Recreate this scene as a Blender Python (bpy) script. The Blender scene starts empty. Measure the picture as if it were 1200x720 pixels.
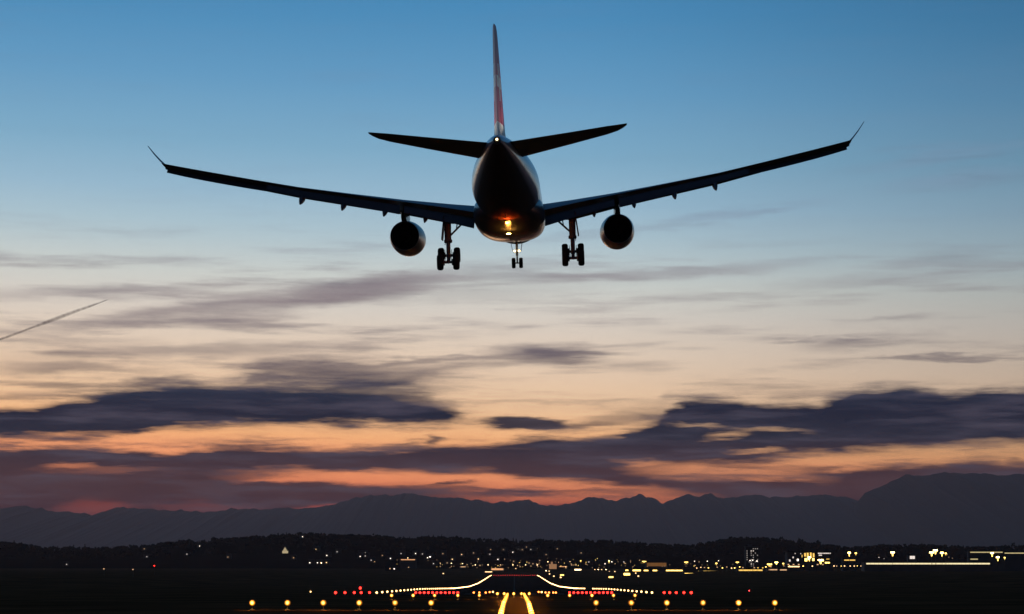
import bpy, math, random
from mathutils import Matrix, Vector
random.seed(7)
R = math.radians
SC = bpy.context.scene
COL = SC.collection

# ------------------------------------------------------------------ camera
F = 2753.5                      # focal length in photo pixels (photo 1200 wide)
HOR = 664.0                     # photo row of the horizon
CAMZ = 4.0
PITCH = math.atan((HOR - 360.0) / F)
cam_d = bpy.data.cameras.new("camera")
cam = bpy.data.objects.new("camera", cam_d)
COL.objects.link(cam)
cam_d.sensor_width = 36.0
cam_d.lens = 36.0 * F / 1200.0
cam_d.clip_start = 0.5
cam_d.clip_end = 120000.0
cam.location = (0, 0, CAMZ)
cam.rotation_euler = (R(90) + PITCH, 0, 0)
SC.camera = cam

SC.view_settings.view_transform = 'Standard'
SC.view_settings.look = 'None'
SC.view_settings.exposure = 0.0
SC.view_settings.gamma = 1.0
SC.view_settings.use_curve_mapping = False
SC.render.film_transparent = False
SC.render.filter_size = 2.15
SC.cycles.volume_bounces = 1
SC.cycles.max_bounces = 6
SC.cycles.sample_clamp_indirect = 2.0
SC.cycles.sample_clamp_direct = 0.0
SC.cycles.use_light_tree = True
SC.cycles.use_denoising = True


def ray(u, v):
    """direction in the world of photo point (u, v)"""
    xc, uc = (u - 600.0) / F, (360.0 - v) / F
    c, s = math.cos(PITCH), math.sin(PITCH)
    return Vector((xc, c - uc * s, s + uc * c))


def sky_xy(u, v):
    """azimuth and elevation (radians times F) of photo point (u, v)"""
    d = ray(u, v).normalized()
    return math.atan2(d.x, d.y) * F, math.asin(d.z) * F


def lin(c):
    out = []
    for x in c[:3]:
        x = x / 255.0
        out.append(x / 12.92 if x <= 0.04045 else ((x + 0.055) / 1.055) ** 2.4)
    return (out[0], out[1], out[2], 1.0)


# ------------------------------------------------------------------ sky
world = bpy.data.worlds.new("World")
SC.world = world
world.use_nodes = True
nt = world.node_tree
nt.nodes.clear()
N = nt.nodes.new
L = nt.links.new


HAZE_D = 2.0e-5                 # density of the air in front of the sky
HAZE_TOP, HAZE_END = 1260.0, 38100.0
HAZE_S = (0.063, 0.064, 0.090)  # light the air itself sends back


def behind_air(c, e):
    """colour the sky must have so that, seen through the haze, it shows as c"""
    if e <= 0:
        ln = HAZE_END
    else:
        ln = min(HAZE_END, (HAZE_TOP - CAMZ) / math.sin(min(1.5, e / F)))
    tr_ = math.exp(-HAZE_D * ln)
    q = lin(c)
    return tuple(max(0.0, (q[k] - HAZE_S[k] * (1 - tr_)) / tr_) for k in range(3)) + (1.0,)


def put(sock, val):
    if isinstance(val, bpy.types.NodeSocket):
        L(val, sock)
    else:
        sock.default_value = val


def M(op, a, b=None, c=None, clamp=False):
    n = N('ShaderNodeMath')
    n.operation = op
    n.use_clamp = clamp
    put(n.inputs[0], a)
    if b is not None:
        put(n.inputs[1], b)
    if c is not None:
        put(n.inputs[2], c)
    return n.outputs[0]


def VM(op, a, b=None, c=None):
    n = N('ShaderNodeVectorMath')
    n.operation = op
    put(n.inputs[0], a)
    if b is not None:
        put(n.inputs[1], b)
    if c is not None:
        put(n.inputs[2], c)
    return n.outputs['Value'] if op in ('LENGTH', 'DOT_PRODUCT') else n.outputs[0]


def smooth(v, lo, hi, to0=0.0, to1=1.0):
    n = N('ShaderNodeMapRange')
    n.interpolation_type = 'SMOOTHSTEP'
    put(n.inputs['Value'], v)
    n.inputs['From Min'].default_value = lo
    n.inputs['From Max'].default_value = hi
    n.inputs['To Min'].default_value = to0
    n.inputs['To Max'].default_value = to1
    return n.outputs[0]


def noise(vec, scale, detail=6.0, rough=0.55, lac=2.0):
    n = N('ShaderNodeTexNoise')
    put(n.inputs['Vector'], vec)
    n.inputs['Scale'].default_value = scale
    n.inputs['Detail'].default_value = detail
    n.inputs['Roughness'].default_value = rough
    n.inputs['Lacunarity'].default_value = lac
    return n.outputs[0]


def ramp(fac, stops):
    n = N('ShaderNodeValToRGB')
    put(n.inputs[0], fac)
    e = n.color_ramp.elements
    while len(e) > 1:
        e.remove(e[-1])
    e[0].position = stops[0][0]
    e[0].color = stops[0][1]
    for p, c in stops[1:]:
        k = e.new(p)
        k.color = c
    return n.outputs[0]


def mix(fac, a, b):
    n = N('ShaderNodeMix')
    n.data_type = 'RGBA'
    put(n.inputs[0], fac)
    put(n.inputs[6], a)
    put(n.inputs[7], b)
    return n.outputs[2]


def fcurve(x, pts):
    n = N('ShaderNodeFloatCurve')
    put(n.inputs['Value'], x)
    c = n.mapping.curves[0]
    pts = sorted(pts)
    while len(c.points) > 2:
        c.points.remove(c.points[1])
    c.points[0].location = pts[0]
    c.points[1].location = pts[-1]
    for p in pts[1:-1]:
        c.points.new(*p)
    for p in c.points:
        p.handle_type = 'AUTO_CLAMPED'
    n.mapping.update()
    return n.outputs[0]


tc = N('ShaderNodeTexCoord')
sep = N('ShaderNodeSeparateXYZ')
L(tc.outputs['Generated'], sep.inputs[0])
dx, dy, dz = sep.outputs
A = M('MULTIPLY', M('ARCTAN2', dx, dy), F)          # azimuth
E0 = M('MULTIPLY', M('ARCSINE', dz), F)             # elevation
cmb = N('ShaderNodeCombineXYZ')
L(A, cmb.inputs[0])
L(E0, cmb.inputs[1])
P0 = cmb.outputs[0]
nv_big = noise(VM('MULTIPLY', P0, (0.0075, 0.024, 0.0)), 1.0, 3.0, 0.5)
nv_fine = noise(VM('MULTIPLY', P0, (0.0085, 0.085, 1.0)), 1.0, 8.0, 0.60)
nv_sh = noise(VM('MULTIPLY_ADD', P0, (0.010, 0.05, 0.0), (7.3, 2.2, 4.0)), 1.0, 6.0, 0.6)
nv_wisp = noise(VM('MULTIPLY_ADD', P0, (0.0045, 0.055, 0.0), (3.1, 9.2, 1.0)), 1.0, 8.0, 0.6)
w1 = M('MULTIPLY', M('SUBTRACT', nv_big, 0.5), 16.0)
nv_vf = noise(VM('MULTIPLY_ADD', P0, (0.03, 0.17, 0.0), (4.4, 0.7, 3.0)), 1.0, 6.0, 0.62)
w2 = M('MULTIPLY_ADD', M('SUBTRACT', nv_fine, 0.5), 22.0, M('MULTIPLY', M('SUBTRACT', nv_vf, 0.5), 10.0))
E = M('ADD', E0, M('ADD', w1, w2))
Aw = M('ADD', A, M('MULTIPLY', M('SUBTRACT', nv_sh, 0.5), 80.0))
cmb2 = N('ShaderNodeCombineXYZ')
L(Aw, cmb2.inputs[0])
L(E, cmb2.inputs[1])
P = cmb2.outputs[0]
T01 = M('MULTIPLY_ADD', Aw, 1 / 1600.0, 0.5, clamp=True)
EMAX = 400.0


def band(top, bot, s_top, s_bot, dens, ends=None):
    """a cloud bank between two traced outlines"""
    ct = fcurve(T01, [(sky_xy(*p)[0] / 1600 + 0.5, sky_xy(*p)[1] / EMAX) for p in top])
    cb = fcurve(T01, [(sky_xy(*p)[0] / 1600 + 0.5, sky_xy(*p)[1] / EMAX) for p in bot])
    a = smooth(M('MULTIPLY_ADD', ct, EMAX, M('MULTIPLY', E, -1.0)), -s_top, s_top)
    b = smooth(M('MULTIPLY_ADD', cb, -EMAX, E), -s_bot, s_bot)
    d = M('MULTIPLY', M('MULTIPLY', a, b), dens)
    if ends:
        x0, x1, s = ends
        if x0 is not None:
            d = M('MULTIPLY', d, smooth(Aw, x0 - 600 - s, x0 - 600 + s))
        if x1 is not None:
            d = M('MULTIPLY', d, smooth(Aw, x1 - 600 - s, x1 - 600 + s, 1.0, 0.0))
    return d


def blob(u, v, rx, ry, rot, dens, soft=0.9):
    a, e = sky_xy(u, v)
    q = VM('SUBTRACT', P, (a, e, 0.0))
    c, s = math.cos(R(rot)), math.sin(R(rot))
    n = N('ShaderNodeCombineXYZ')
    L(VM('DOT_PRODUCT', q, (c / rx, s / rx, 0)), n.inputs[0])
    L(VM('DOT_PRODUCT', q, (-s / ry, c / ry, 0)), n.inputs[1])
    ln = VM('LENGTH', n.outputs[0])
    return smooth(ln, 1.0 + soft * 0.5, 1.0 - soft, 0.0, dens)


def over(acc, d):
    # 1 - (1-acc)(1-d)
    return M('SUBTRACT', M('ADD', acc, d), M('MULTIPLY', acc, d))


def cut(acc, d):
    return M('MULTIPLY', acc, M('SUBTRACT', 1.0, d))


# clear-sky colours by elevation
EL = [(-400, (60, 40, 45)), (0, (120, 62, 66)), (70, (168, 84, 76)), (84, (206, 118, 90)), (98, (232, 146, 104)), (122, (232, 152, 110)),
      (150, (238, 178, 126)), (188, (231, 193, 157)), (238, (223, 200, 178)), (290, (212, 203, 193)),
      (330, (200, 204, 200)), (380, (172, 194, 204)), (425, (150, 183, 204)), (480, (126, 170, 198)), (560, (100, 154, 193)),
      (640, (77, 139, 184)), (720, (64, 127, 176)), (1500, (34, 78, 128)), (4300, (8, 22, 46))]
LO, HI = -400.0, 4400.0
skyfac = M('MULTIPLY_ADD', M('ADD', E0, M('MULTIPLY', A, 0.035)), 1 / (HI - LO), -LO / (HI - LO), clamp=True)
sky_col = ramp(skyfac, [((e - LO) / (HI - LO), behind_air(c, e)) for e, c in EL])
# away from the place where the sun went down, the sky is deeper
sky_col = mix(smooth(A, 0, 720, 0.0, 0.32), sky_col, (0.0, 0.004, 0.012, 1))
# cloud colours by elevation
CL = [(-400, (50, 44, 56)), (60, (66, 52, 64)), (95, (72, 57, 66)), (125, (64, 55, 66)), (150, (48, 51, 66)), (180, (20, 44, 61)), (205, (46, 53, 71)),
      (235, (80, 75, 89)), (265, (98, 91, 104)), (300, (126, 113, 120)), (345, (128, 116, 126)), (420, (128, 146, 170)), (700, (110, 140, 175))]
cl_col = ramp(M('MULTIPLY_ADD', E0, 1 / 1100.0, 400 / 1100.0, clamp=True), [((e + 400) / 1100.0, behind_air(c, e)) for e, c in CL])
cl_col = mix(M('MULTIPLY', smooth(nv_sh, 0.35, 0.72), M('MULTIPLY', smooth(E0, 150, 90), 0.30)), cl_col, behind_air((92, 68, 74), 110))

nv_tone = noise(VM('MULTIPLY_ADD', P0, (0.007, 0.07, 0.0), (5.7, 1.5, 6.0)), 1.0, 8.0, 0.62)
cl_col = mix(smooth(nv_tone, 0.42, 0.74, 0.0, 0.60), cl_col, behind_air((86, 82, 97), 150))
cl_col = mix(smooth(nv_tone, 0.46, 0.25, 0.0, 0.22), cl_col, behind_air((26, 36, 54), 150))
wisp_amt = M('MULTIPLY', M('MULTIPLY', smooth(E0, 150, 215), smooth(E0, 320, 420, 0.62, 0.10)), smooth(A, -150, 250, 1.0, 0.62))
D = M('MULTIPLY', smooth(nv_wisp, 0.47, 0.72), wisp_amt)
# high thin streaks
for b in [(320, 352, 210, 15, 7.5, 0.62), (440, 332, 120, 13, 6, 0.60), (400, 352, 110, 9, 7, 0.45), (230, 378, 120, 5, 5, 0.35), (150, 372, 120, 9, 10, 0.35), (60, 345, 110, 9, 2, 0.30), (640, 324, 240, 7, 1, 0.40),
          (850, 316, 130, 7, 5, 0.30), (520, 345, 190, 12, 3, 0.22), (690, 362, 60, 4, 3, 0.22),
          (90, 434, 110, 7, 3, 0.45), (170, 412, 170, 9, 4, 0.35), (1120, 210, 90, 12, 4, 0.34), (1110, 184, 120, 8, 6, 0.30), (860, 252, 110, 7, 8, 0.36), (1090, 172, 70, 5, 4, 0.22), (700, 274, 90, 6, 5, 0.22), (1010, 330, 120, 8, 3, 0.2), (170, 340, 130, 7, 4, 0.30), (300, 410, 150, 8, 3, 0.35), (90, 400, 90, 7, 2, 0.28),
          (990, 402, 60, 9, 4, 0.40), (935, 398, 32, 3, 3, 0.45), (1110, 419, 110, 3.5, 0, 0.55), (1060, 372, 40, 4, 4, 0.28), (1000, 396, 26, 2.5, 2, 0.35),
          (640, 412, 62, 11, -1, 0.85), (700, 413, 45, 4, -2, 0.5), (510, 422, 120, 4.5, 3, 0.55), (560, 430, 110, 9, 4, 0.35), (460, 447, 70, 6, 10, 0.45),
          (410, 441, 115, 24, -3, 0.78), (330, 432, 60, 12, 0, 0.45), (175, 447, 45, 8, 8, 0.55), (50, 430, 70, 6, 0, 0.35), (420, 465, 90, 10, -2, 0.75), (480, 466, 30, 7, -4, 0.5),
          (620, 471, 150, 3, 0, 0.25), (720, 492, 50, 7, 2, 0.35), (760, 487, 50, 12, 4, 0.40)]:
    D = over(D, blob(*b))
# the dark blue bank on the left, with a torn veil above it
veil = M('MULTIPLY', band([(-200, 470), (0, 466), (90, 458), (130, 446), (200, 440), (260, 448), (300, 430), (380, 424), (450, 436), (520, 466), (600, 486), (700, 492)],
                          [(-200, 520), (0, 519), (160, 515), (200, 505), (480, 499), (600, 496), (700, 494)], 13, 7, 0.75, (None, 560, 40)), smooth(nv_tone, 0.38, 0.62))
D = over(D, veil)
D = over(D, band([(-200, 482), (0, 479), (50, 475), (90, 468), (130, 460), (160, 456), (240, 453), (330, 456), (420, 463), (480, 473), (530, 484), (548, 490), (700, 494)],
                 [(-200, 512), (0, 510), (80, 510), (150, 508), (180, 502), (240, 499), (300, 497), (420, 496), (480, 496), (530, 495), (548, 493), (700, 494)],
                 8, 6, 0.98, (None, 540, 22)))
D = over(D, blob(618, 497, 72, 7.5, -2, 0.93, 0.55))
D = over(D, blob(700, 498, 40, 4, 0, 0.6))
D = over(D, blob(511, 516, 14, 6, -12, 0.8))
D = over(D, blob(480, 519, 30, 2.5, 0, 0.5))
# the big lower bank, from the left edge right across to the heap on the right
D2 = band([(-200, 522), (0, 524), (50, 522), (100, 525), (150, 528), (190, 532), (230, 527), (260, 522), (330, 523), (400, 528), (470, 527), (540, 525), (580, 520), (600, 515),
           (632, 511), (655, 514), (685, 517), (715, 514), (735, 506), (770, 494), (790, 478), (805, 470), (840, 468), (880, 472), (945, 474), (962, 470), (985, 463), (1012, 456), (1046, 453), (1085, 456),
           (1110, 461), (1155, 458), (1200, 459), (1400, 462)],
          [(-200, 620), (0, 620), (300, 600), (420, 592), (520, 592), (600, 600), (900, 600), (1200, 600), (1400, 600)], 7, 5, 0.98)
top_veil = M('MULTIPLY', band([(-200, 518), (0, 519), (190, 524), (300, 514), (540, 518), (632, 503), (715, 505), (760, 482), (800, 462), (880, 464), (945, 464), (1012, 448), (1046, 446), (1110, 452), (1200, 450), (1400, 452)],
                              [(-200, 560), (700, 540), (1400, 520)], 10, 10, 0.6), smooth(nv_tone, 0.46, 0.66))
D2 = over(D2, top_veil)
# orange openings in it
for b in [(430, 558, 150, 10, 0, 0.97), (340, 563, 60, 5, 2, 0.9), (575, 566, 150, 8, -2, 0.9), (650, 574, 170, 12, -3, 0.80), (640, 587, 120, 8, -3, 0.75), (480, 561, 120, 7, 0, 0.6),
          (745, 577, 80, 9, -4, 0.45), (840, 552, 100, 11, -2, 0.75), (930, 562, 55, 6, -2, 0.8), (1000, 540, 130, 12, 3, 0.9), (1110, 532, 160, 13, 3, 0.92), (1240, 534, 130, 13, 3, 0.9), (960, 546, 70, 9, 2, 0.7),
          (885, 530, 34, 4, 0, 0.7), (850, 510, 26, 6, 2, 0.55), (820, 498, 40, 3, 0, 0.4), (905, 506, 40, 4, -6, 0.45), (745, 542, 32, 4, 0, 0.6), (80, 548, 30, 4, 0, 0.45), (130, 552, 90, 5, 0, 0.2),
          (110, 597, 45, 11, 3, 0.42), (240, 593, 70, 8, 0, 0.22), (760, 590, 60, 7, 0, 0.5)]:
    D2 = cut(D2, blob(*b))
# dark bars drifting through the openings
for b in [(525, 569, 24, 3, 2, 0.85), (600, 577, 60, 4.5, 0, 0.85), (760, 567, 90, 5, -3, 0.6), (700, 576, 70, 4, 0, 0.5), (880, 577, 120, 7, 0, 0.7), (870, 548, 50, 3, -3, 0.5), (990, 566, 110, 9, 2, 0.7),
          (1100, 551, 150, 6, 2, 0.75), (960, 552, 45, 5, -5, 0.5), (1195, 540, 10, 5, 0, 0.5)]:
    D2 = over(D2, blob(*b))
D2 = over(D2, M('MULTIPLY', smooth(nv_tone, 0.47, 0.66, 0.0, 0.62), M('MULTIPLY', smooth(E0, 158, 128), smooth(E0, 60, 80))))
D = over(D, D2)
# streaks of thinner cloud inside the banks
nv_str = noise(VM('MULTIPLY_ADD', P0, (0.006, 0.11, 0.0), (1.7, 5.5, 8.0)), 1.0, 7.0, 0.6)
D = M('MULTIPLY', D, smooth(nv_str, 0.54, 0.80, 1.0, 0.92))
D = M('MULTIPLY', D, smooth(E0, -30, 10))
D = M('MULTIPLY', M('MULTIPLY', D, 1.045), smooth(dy, 0.2, 0.75), clamp=True)
col = mix(D, sky_col, cl_col)
# the afterglow sits in front; the sky behind is already night blue
front = smooth(dy, 0.0, 0.93)
night = mix(smooth(dz, -0.1, 0.9), (0.006, 0.008, 0.016, 1), (0.012, 0.026, 0.055, 1))
col = mix(front, night, col)
bg = N('ShaderNodeBackground')
L(col, bg.inputs[0])
bg.inputs[1].default_value = 1.0
wo = N('ShaderNodeOutputWorld')
L(bg.outputs[0], wo.inputs[0])
world.cycles.sampling_method = 'MANUAL'
world.cycles.sample_map_resolution = 1024

# last direct light: the sun has just gone behind the mountains ahead
sun_d = bpy.data.lights.new("sun", 'SUN')
sun_d.energy = 0.02
sun_d.angle = R(4)
sun_d.color = (1.0, 0.55, 0.3)
sun = bpy.data.objects.new("sun", sun_d)
COL.objects.link(sun)
sun.rotation_euler = (R(-88.5), 0, R(2))


# ------------------------------------------------------------------ helpers
def mat(name, color, rough=0.6, metal=0.0, coat=0.0, bump=None, var=None):
    m = bpy.data.materials.new(name)
    m.use_nodes = True
    t = m.node_tree
    b = t.nodes['Principled BSDF']
    b.inputs['Base Color'].default_value = (*color, 1)
    b.inputs['Roughness'].default_value = rough
    b.inputs['Metallic'].default_value = metal
    b.inputs['Coat Weight'].default_value = coat
    b.inputs['Coat Roughness'].default_value = 0.06
    if var:
        sc, lo, hi = var
        tcn = t.nodes.new('ShaderNodeTexCoord')
        nz = t.nodes.new('ShaderNodeTexNoise')
        nz.inputs['Scale'].default_value = sc
        nz.inputs['Detail'].default_value = 6
        t.links.new(tcn.outputs['Object'], nz.inputs['Vector'])
        r = t.nodes.new('ShaderNodeValToRGB')
        r.color_ramp.elements[0].position = 0.3
        r.color_ramp.elements[1].position = 0.7
        r.color_ramp.elements[0].color = (*[c * lo for c in color], 1)
        r.color_ramp.elements[1].color = (*[c * hi for c in color], 1)
        t.links.new(nz.outputs[0], r.inputs[0])
        t.links.new(r.outputs[0], b.inputs['Base Color'])
    return m


def glow(name, color, strength):
    m = bpy.data.materials.new(name)
    m.use_nodes = True
    b = m.node_tree.nodes['Principled BSDF']
    b.inputs['Base Color'].default_value = (*[c * 0.3 for c in color], 1)
    b.inputs['Emission Color'].default_value = (*color, 1)
    b.inputs['Emission Strength'].default_value = strength
    return m


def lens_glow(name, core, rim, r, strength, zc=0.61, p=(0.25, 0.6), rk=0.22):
    """lamp glass: soft halo put into the emission, dimmer and deeper towards the rim"""
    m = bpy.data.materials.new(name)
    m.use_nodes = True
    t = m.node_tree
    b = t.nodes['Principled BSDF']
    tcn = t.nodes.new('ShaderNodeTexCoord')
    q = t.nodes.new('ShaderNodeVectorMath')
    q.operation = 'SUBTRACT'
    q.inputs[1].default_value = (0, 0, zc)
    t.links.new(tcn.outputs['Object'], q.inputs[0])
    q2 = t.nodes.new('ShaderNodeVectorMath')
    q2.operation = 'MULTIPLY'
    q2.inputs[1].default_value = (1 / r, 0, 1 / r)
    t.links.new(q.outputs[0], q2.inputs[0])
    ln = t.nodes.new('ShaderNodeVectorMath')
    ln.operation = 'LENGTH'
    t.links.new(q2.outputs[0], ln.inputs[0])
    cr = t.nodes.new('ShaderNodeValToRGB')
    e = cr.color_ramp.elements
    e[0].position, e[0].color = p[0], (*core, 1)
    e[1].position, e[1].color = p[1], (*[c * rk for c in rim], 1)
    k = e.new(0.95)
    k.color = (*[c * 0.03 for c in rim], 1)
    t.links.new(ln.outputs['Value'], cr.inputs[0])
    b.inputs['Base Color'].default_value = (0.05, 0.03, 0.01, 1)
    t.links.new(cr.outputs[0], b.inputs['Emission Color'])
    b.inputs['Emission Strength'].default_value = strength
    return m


def tag(o, label=None, cat=None, group=None, kind=None):
    if label:
        o['label'] = label
    if cat:
        o['category'] = cat
    if group:
        o['group'] = group
    if kind:
        o['kind'] = kind
    return o


def empty(name, loc=(0, 0, 0), rz=0.0):
    o = bpy.data.objects.new(name, None)
    COL.objects.link(o)
    o.location = loc
    o.rotation_euler = (0, 0, rz)
    o.empty_display_size = 0.2
    return o


def copy_tree(o, parent=None):
    c = o.copy()
    COL.objects.link(c)
    if parent is not None:
        c.parent = parent
    for ch in list(o.children):
        copy_tree(ch, c)
    return c


class MB:
    """collects vertices and faces, linked as one mesh object"""

    def __init__(self):
        self.v, self.f, self.mi, self.cur = [], [], [], 0

    def add(self, vs, fs):
        o = len(self.v)
        self.v += [tuple(p) for p in vs]
        self.f += [tuple(i + o for i in f) for f in fs]
        self.mi += [self.cur] * len(fs)
        return self

    def box(self, c, s, rot=None):
        vs = []
        for z in (-1, 1):
            for y in (-1, 1):
                for x in (-1, 1):
                    p = Vector((x * s[0] / 2, y * s[1] / 2, z * s[2] / 2))
                    if rot is not None:
                        p = rot @ p
                    vs.append(p + Vector(c))
        return self.add(vs, [(0, 2, 3, 1), (4, 5, 7, 6), (0, 1, 5, 4), (2, 6, 7, 3), (0, 4, 6, 2), (1, 3, 7, 5)])

    def loft(self, rings, cap0=True, cap1=True):
        n = len(rings[0])
        vs = [p for r in rings for p in r]
        fs = []
        for i in range(len(rings) - 1):
            for j in range(n):
                k = (j + 1) % n
                fs.append((i * n + j, i * n + k, (i + 1) * n + k, (i + 1) * n + j))
        if cap0:
            fs.append(tuple(reversed(range(n))))
        if cap1:
            fs.append(tuple(range((len(rings) - 1) * n, len(rings) * n)))
        return self.add(vs, fs)

    def tube(self, a, b, ra, rb=None, n=12):
        a, b = Vector(a), Vector(b)
        rb = ra if rb is None else rb
        d = (b - a).normalized()
        u = d.orthogonal().normalized()
        w = d.cross(u)
        rings = []
        for p, r in ((a, ra), (b, rb)):
            rings.append([p + (u * math.cos(t) + w * math.sin(t)) * r for t in [2 * math.pi * k / n for k in range(n)]])
        return self.loft(rings)

    def lathe(self, axis_o, axis_d, prof, n=24, cap0=True, cap1=True):
        o, d = Vector(axis_o), Vector(axis_d).normalized()
        u = d.orthogonal().normalized()
        w = d.cross(u)
        return self.loft([[o + d * t + (u * math.cos(2 * math.pi * k / n) + w * math.sin(2 * math.pi * k / n)) * r for k in range(n)] for t, r in prof], cap0, cap1)

    def ball(self, c, r, n=10, m=6, sq=(1, 1, 1)):
        rings = []
        for i in range(m + 1):
            ph = -math.pi / 2 + math.pi * (0.03 + 0.94 * i / m)
            rings.append([(c[0] + sq[0] * r * math.cos(ph) * math.cos(2 * math.pi * k / n), c[1] + sq[1] * r * math.cos(ph) * math.sin(2 * math.pi * k / n), c[2] + sq[2] * r * math.sin(ph)) for k in range(n)])
        return self.loft(rings)

    def mesh(self, name, mats, smooth_deg=None):
        me = bpy.data.meshes.new(name)
        me.from_pydata(self.v, [], self.f)
        for m in (mats if isinstance(mats, (list, tuple)) else [mats]):
            me.materials.append(m)
        if any(self.mi):
            me.polygons.foreach_set('material_index', self.mi)
        me.validate()
        import bmesh
        bm = bmesh.new()
        bm.from_mesh(me)
        bmesh.ops.recalc_face_normals(bm, faces=bm.faces)
        bm.to_mesh(me)
        bm.free()
        if smooth_deg:
            me.polygons.foreach_set('use_smooth', [True] * len(me.polygons))
            me.set_sharp_from_angle(angle=R(smooth_deg))
        me.update()
        return me

    def build(self, name, mats, parent=None, smooth_deg=None):
        o = bpy.data.objects.new(name, self.mesh(name, mats, smooth_deg))
        COL.objects.link(o)
        if parent is not None:
            o.parent = parent
        return o


def interp(x, tab):
    if x <= tab[0][0]:
        return tab[0][1]
    for (a, p), (b, q) in zip(tab, tab[1:]):
        if x <= b:
            t = (x - a) / (b - a)
            return p + (q - p) * t
    return tab[-1][1]


def sstep(a, b, x):
    t = min(1, max(0, (x - a) / (b - a)))
    return t * t * (3 - 2 * t)


def hashn(i, s=0):
    v = math.sin(i * 127.1 + s * 311.7) * 43758.5453
    return v - math.floor(v)


def vnoise(x, s=0):
    i = math.floor(x)
    t = x - i
    t = t * t * (3 - 2 * t)
    return hashn(i, s) * (1 - t) + hashn(i + 1, s) * t


def fbm(x, s=0, o=5):
    r, a, n = 0.0, 0.5, 0.0
    for k in range(o):
        r += a * (vnoise(x, s + k) - 0.5)
        n += a
        x *= 2.03
        a *= 0.55
    return r / n


# ------------------------------------------------------------------ the lie of the land
LAMP_DROP = [(-400, 3.25), (212, 3.25), (348, 4.25), (430, 4.75), (516, 5.68), (758, 7.16), (1197, 11.0), (1588, 13.35), (1966, 13.9), (2400, 13.0), (2848, 11.7), (3117, 11.6), (3500, 9.0), (4000, 4.5), (4400, 2.0), (60000, 2.0)]
SIDE_DROP = [(-400, 3.3), (348, 4.4), (800, 5.5), (1500, 5.8), (2400, 5.0), (3200, 5.0), (3700, 4.5), (4400, 2.0), (60000, 2.0)]
LAMP_H = 0.6


def axis_x(d):
    return 0.001 * d


def ground_z(x, d):
    a = interp(d, LAMP_DROP)
    b = interp(d, SIDE_DROP)
    k = sstep(70, 330, abs(x - axis_x(d))) * sstep(500, 1300, d)
    return CAMZ - (a * (1 - k) + b * k) - LAMP_H


RIDGE = [(-500, 634), (-60, 632), (0, 633), (25, 636), (45, 640), (58, 642), (130, 643), (170, 639), (200, 635), (248, 634), (252, 630), (300, 628), (350, 626), (400, 625), (440, 626), (480, 630), (500, 628),
         (540, 631), (600, 634), (625, 634), (632, 632), (700, 633), (760, 637), (800, 638), (818, 637), (835, 634), (850, 631), (872, 629), (900, 630), (925, 634), (940, 637), (1000, 640), (1050, 638), (1100, 638),
         (1150, 641), (1200, 641), (1300, 638), (1700, 634)]
HILL0, HILL1, HILL2 = 4100.0, 5600.0, 8500.0


def hill_z(x, d):
    u = 600 + F * x / d
    rz = CAMZ + (HOR - interp(u, RIDGE) - 3.0) * HILL1 / F
    base = ground_z(x, d)
    if d <= HILL1:
        t = sstep(HILL0, HILL1, d)
        t = 0.35 * (d - HILL0) / (HILL1 - HILL0) + 0.65 * t if d > HILL0 else 0
    else:
        t = 1 - sstep(HILL1, HILL2, d)
    return base + (rz - base) * t + (fbm(x / 260.0, 3) * 5 + fbm(d / 230.0 + x / 900, 9) * 5) * min(1, t * 2) * (0.3 if abs(d - HILL1) < 200 else 1)


def land_z(x, d):
    return hill_z(x, d) if d > HILL0 else ground_z(x, d)


def land_at(u, v, dmin=1200.0):
    """the spot of land seen at photo point (u, v)"""
    r = ray(u, v)
    d = dmin
    while d < HILL1:
        x, z = r.x / r.y * d, CAMZ + r.z / r.y * d
        if z <= land_z(x, d):
            return x, d, land_z(x, d)
        d += 8.0
    return r.x / r.y * (HILL1 - 60), HILL1 - 60, land_z(r.x / r.y * (HILL1 - 60), HILL1 - 60)


# ------------------------------------------------------------------ ground, runway, hills, mountains
grass_m = mat("grass", (0.15, 0.075, 0.034), 1.0, var=(0.05, 0.55, 1.4))
asph_m = mat("runway_concrete", (0.11, 0.06, 0.042), 0.95, var=(0.3, 0.7, 1.25))
paint_m = mat("runway_paint", (0.30, 0.24, 0.20), 0.7, var=(0.8, 0.6, 1.1))
hill_m = mat("wooded_slope", (0.009, 0.009, 0.008), 1.0, var=(0.01, 0.6, 1.3))
tree_m = mat("forest_leaf", (0.012, 0.013, 0.010), 1.0, var=(0.04, 0.6, 1.3))
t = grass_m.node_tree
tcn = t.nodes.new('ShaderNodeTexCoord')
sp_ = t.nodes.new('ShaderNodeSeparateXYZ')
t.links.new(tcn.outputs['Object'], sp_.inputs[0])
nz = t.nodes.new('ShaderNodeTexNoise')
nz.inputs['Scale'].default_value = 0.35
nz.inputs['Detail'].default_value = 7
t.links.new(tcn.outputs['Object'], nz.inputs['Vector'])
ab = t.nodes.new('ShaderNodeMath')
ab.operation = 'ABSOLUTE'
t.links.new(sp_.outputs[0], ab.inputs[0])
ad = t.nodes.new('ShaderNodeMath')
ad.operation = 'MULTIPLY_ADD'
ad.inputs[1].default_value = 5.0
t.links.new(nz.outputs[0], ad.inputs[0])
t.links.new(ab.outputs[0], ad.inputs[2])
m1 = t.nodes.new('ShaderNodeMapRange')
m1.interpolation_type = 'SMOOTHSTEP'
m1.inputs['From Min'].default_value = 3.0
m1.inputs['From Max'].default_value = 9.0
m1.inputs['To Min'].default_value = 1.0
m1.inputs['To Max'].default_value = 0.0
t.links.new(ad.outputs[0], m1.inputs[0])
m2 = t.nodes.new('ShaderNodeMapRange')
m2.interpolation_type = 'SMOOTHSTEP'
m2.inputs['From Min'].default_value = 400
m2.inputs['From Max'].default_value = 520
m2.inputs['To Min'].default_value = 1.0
m2.inputs['To Max'].default_value = 0.0
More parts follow.
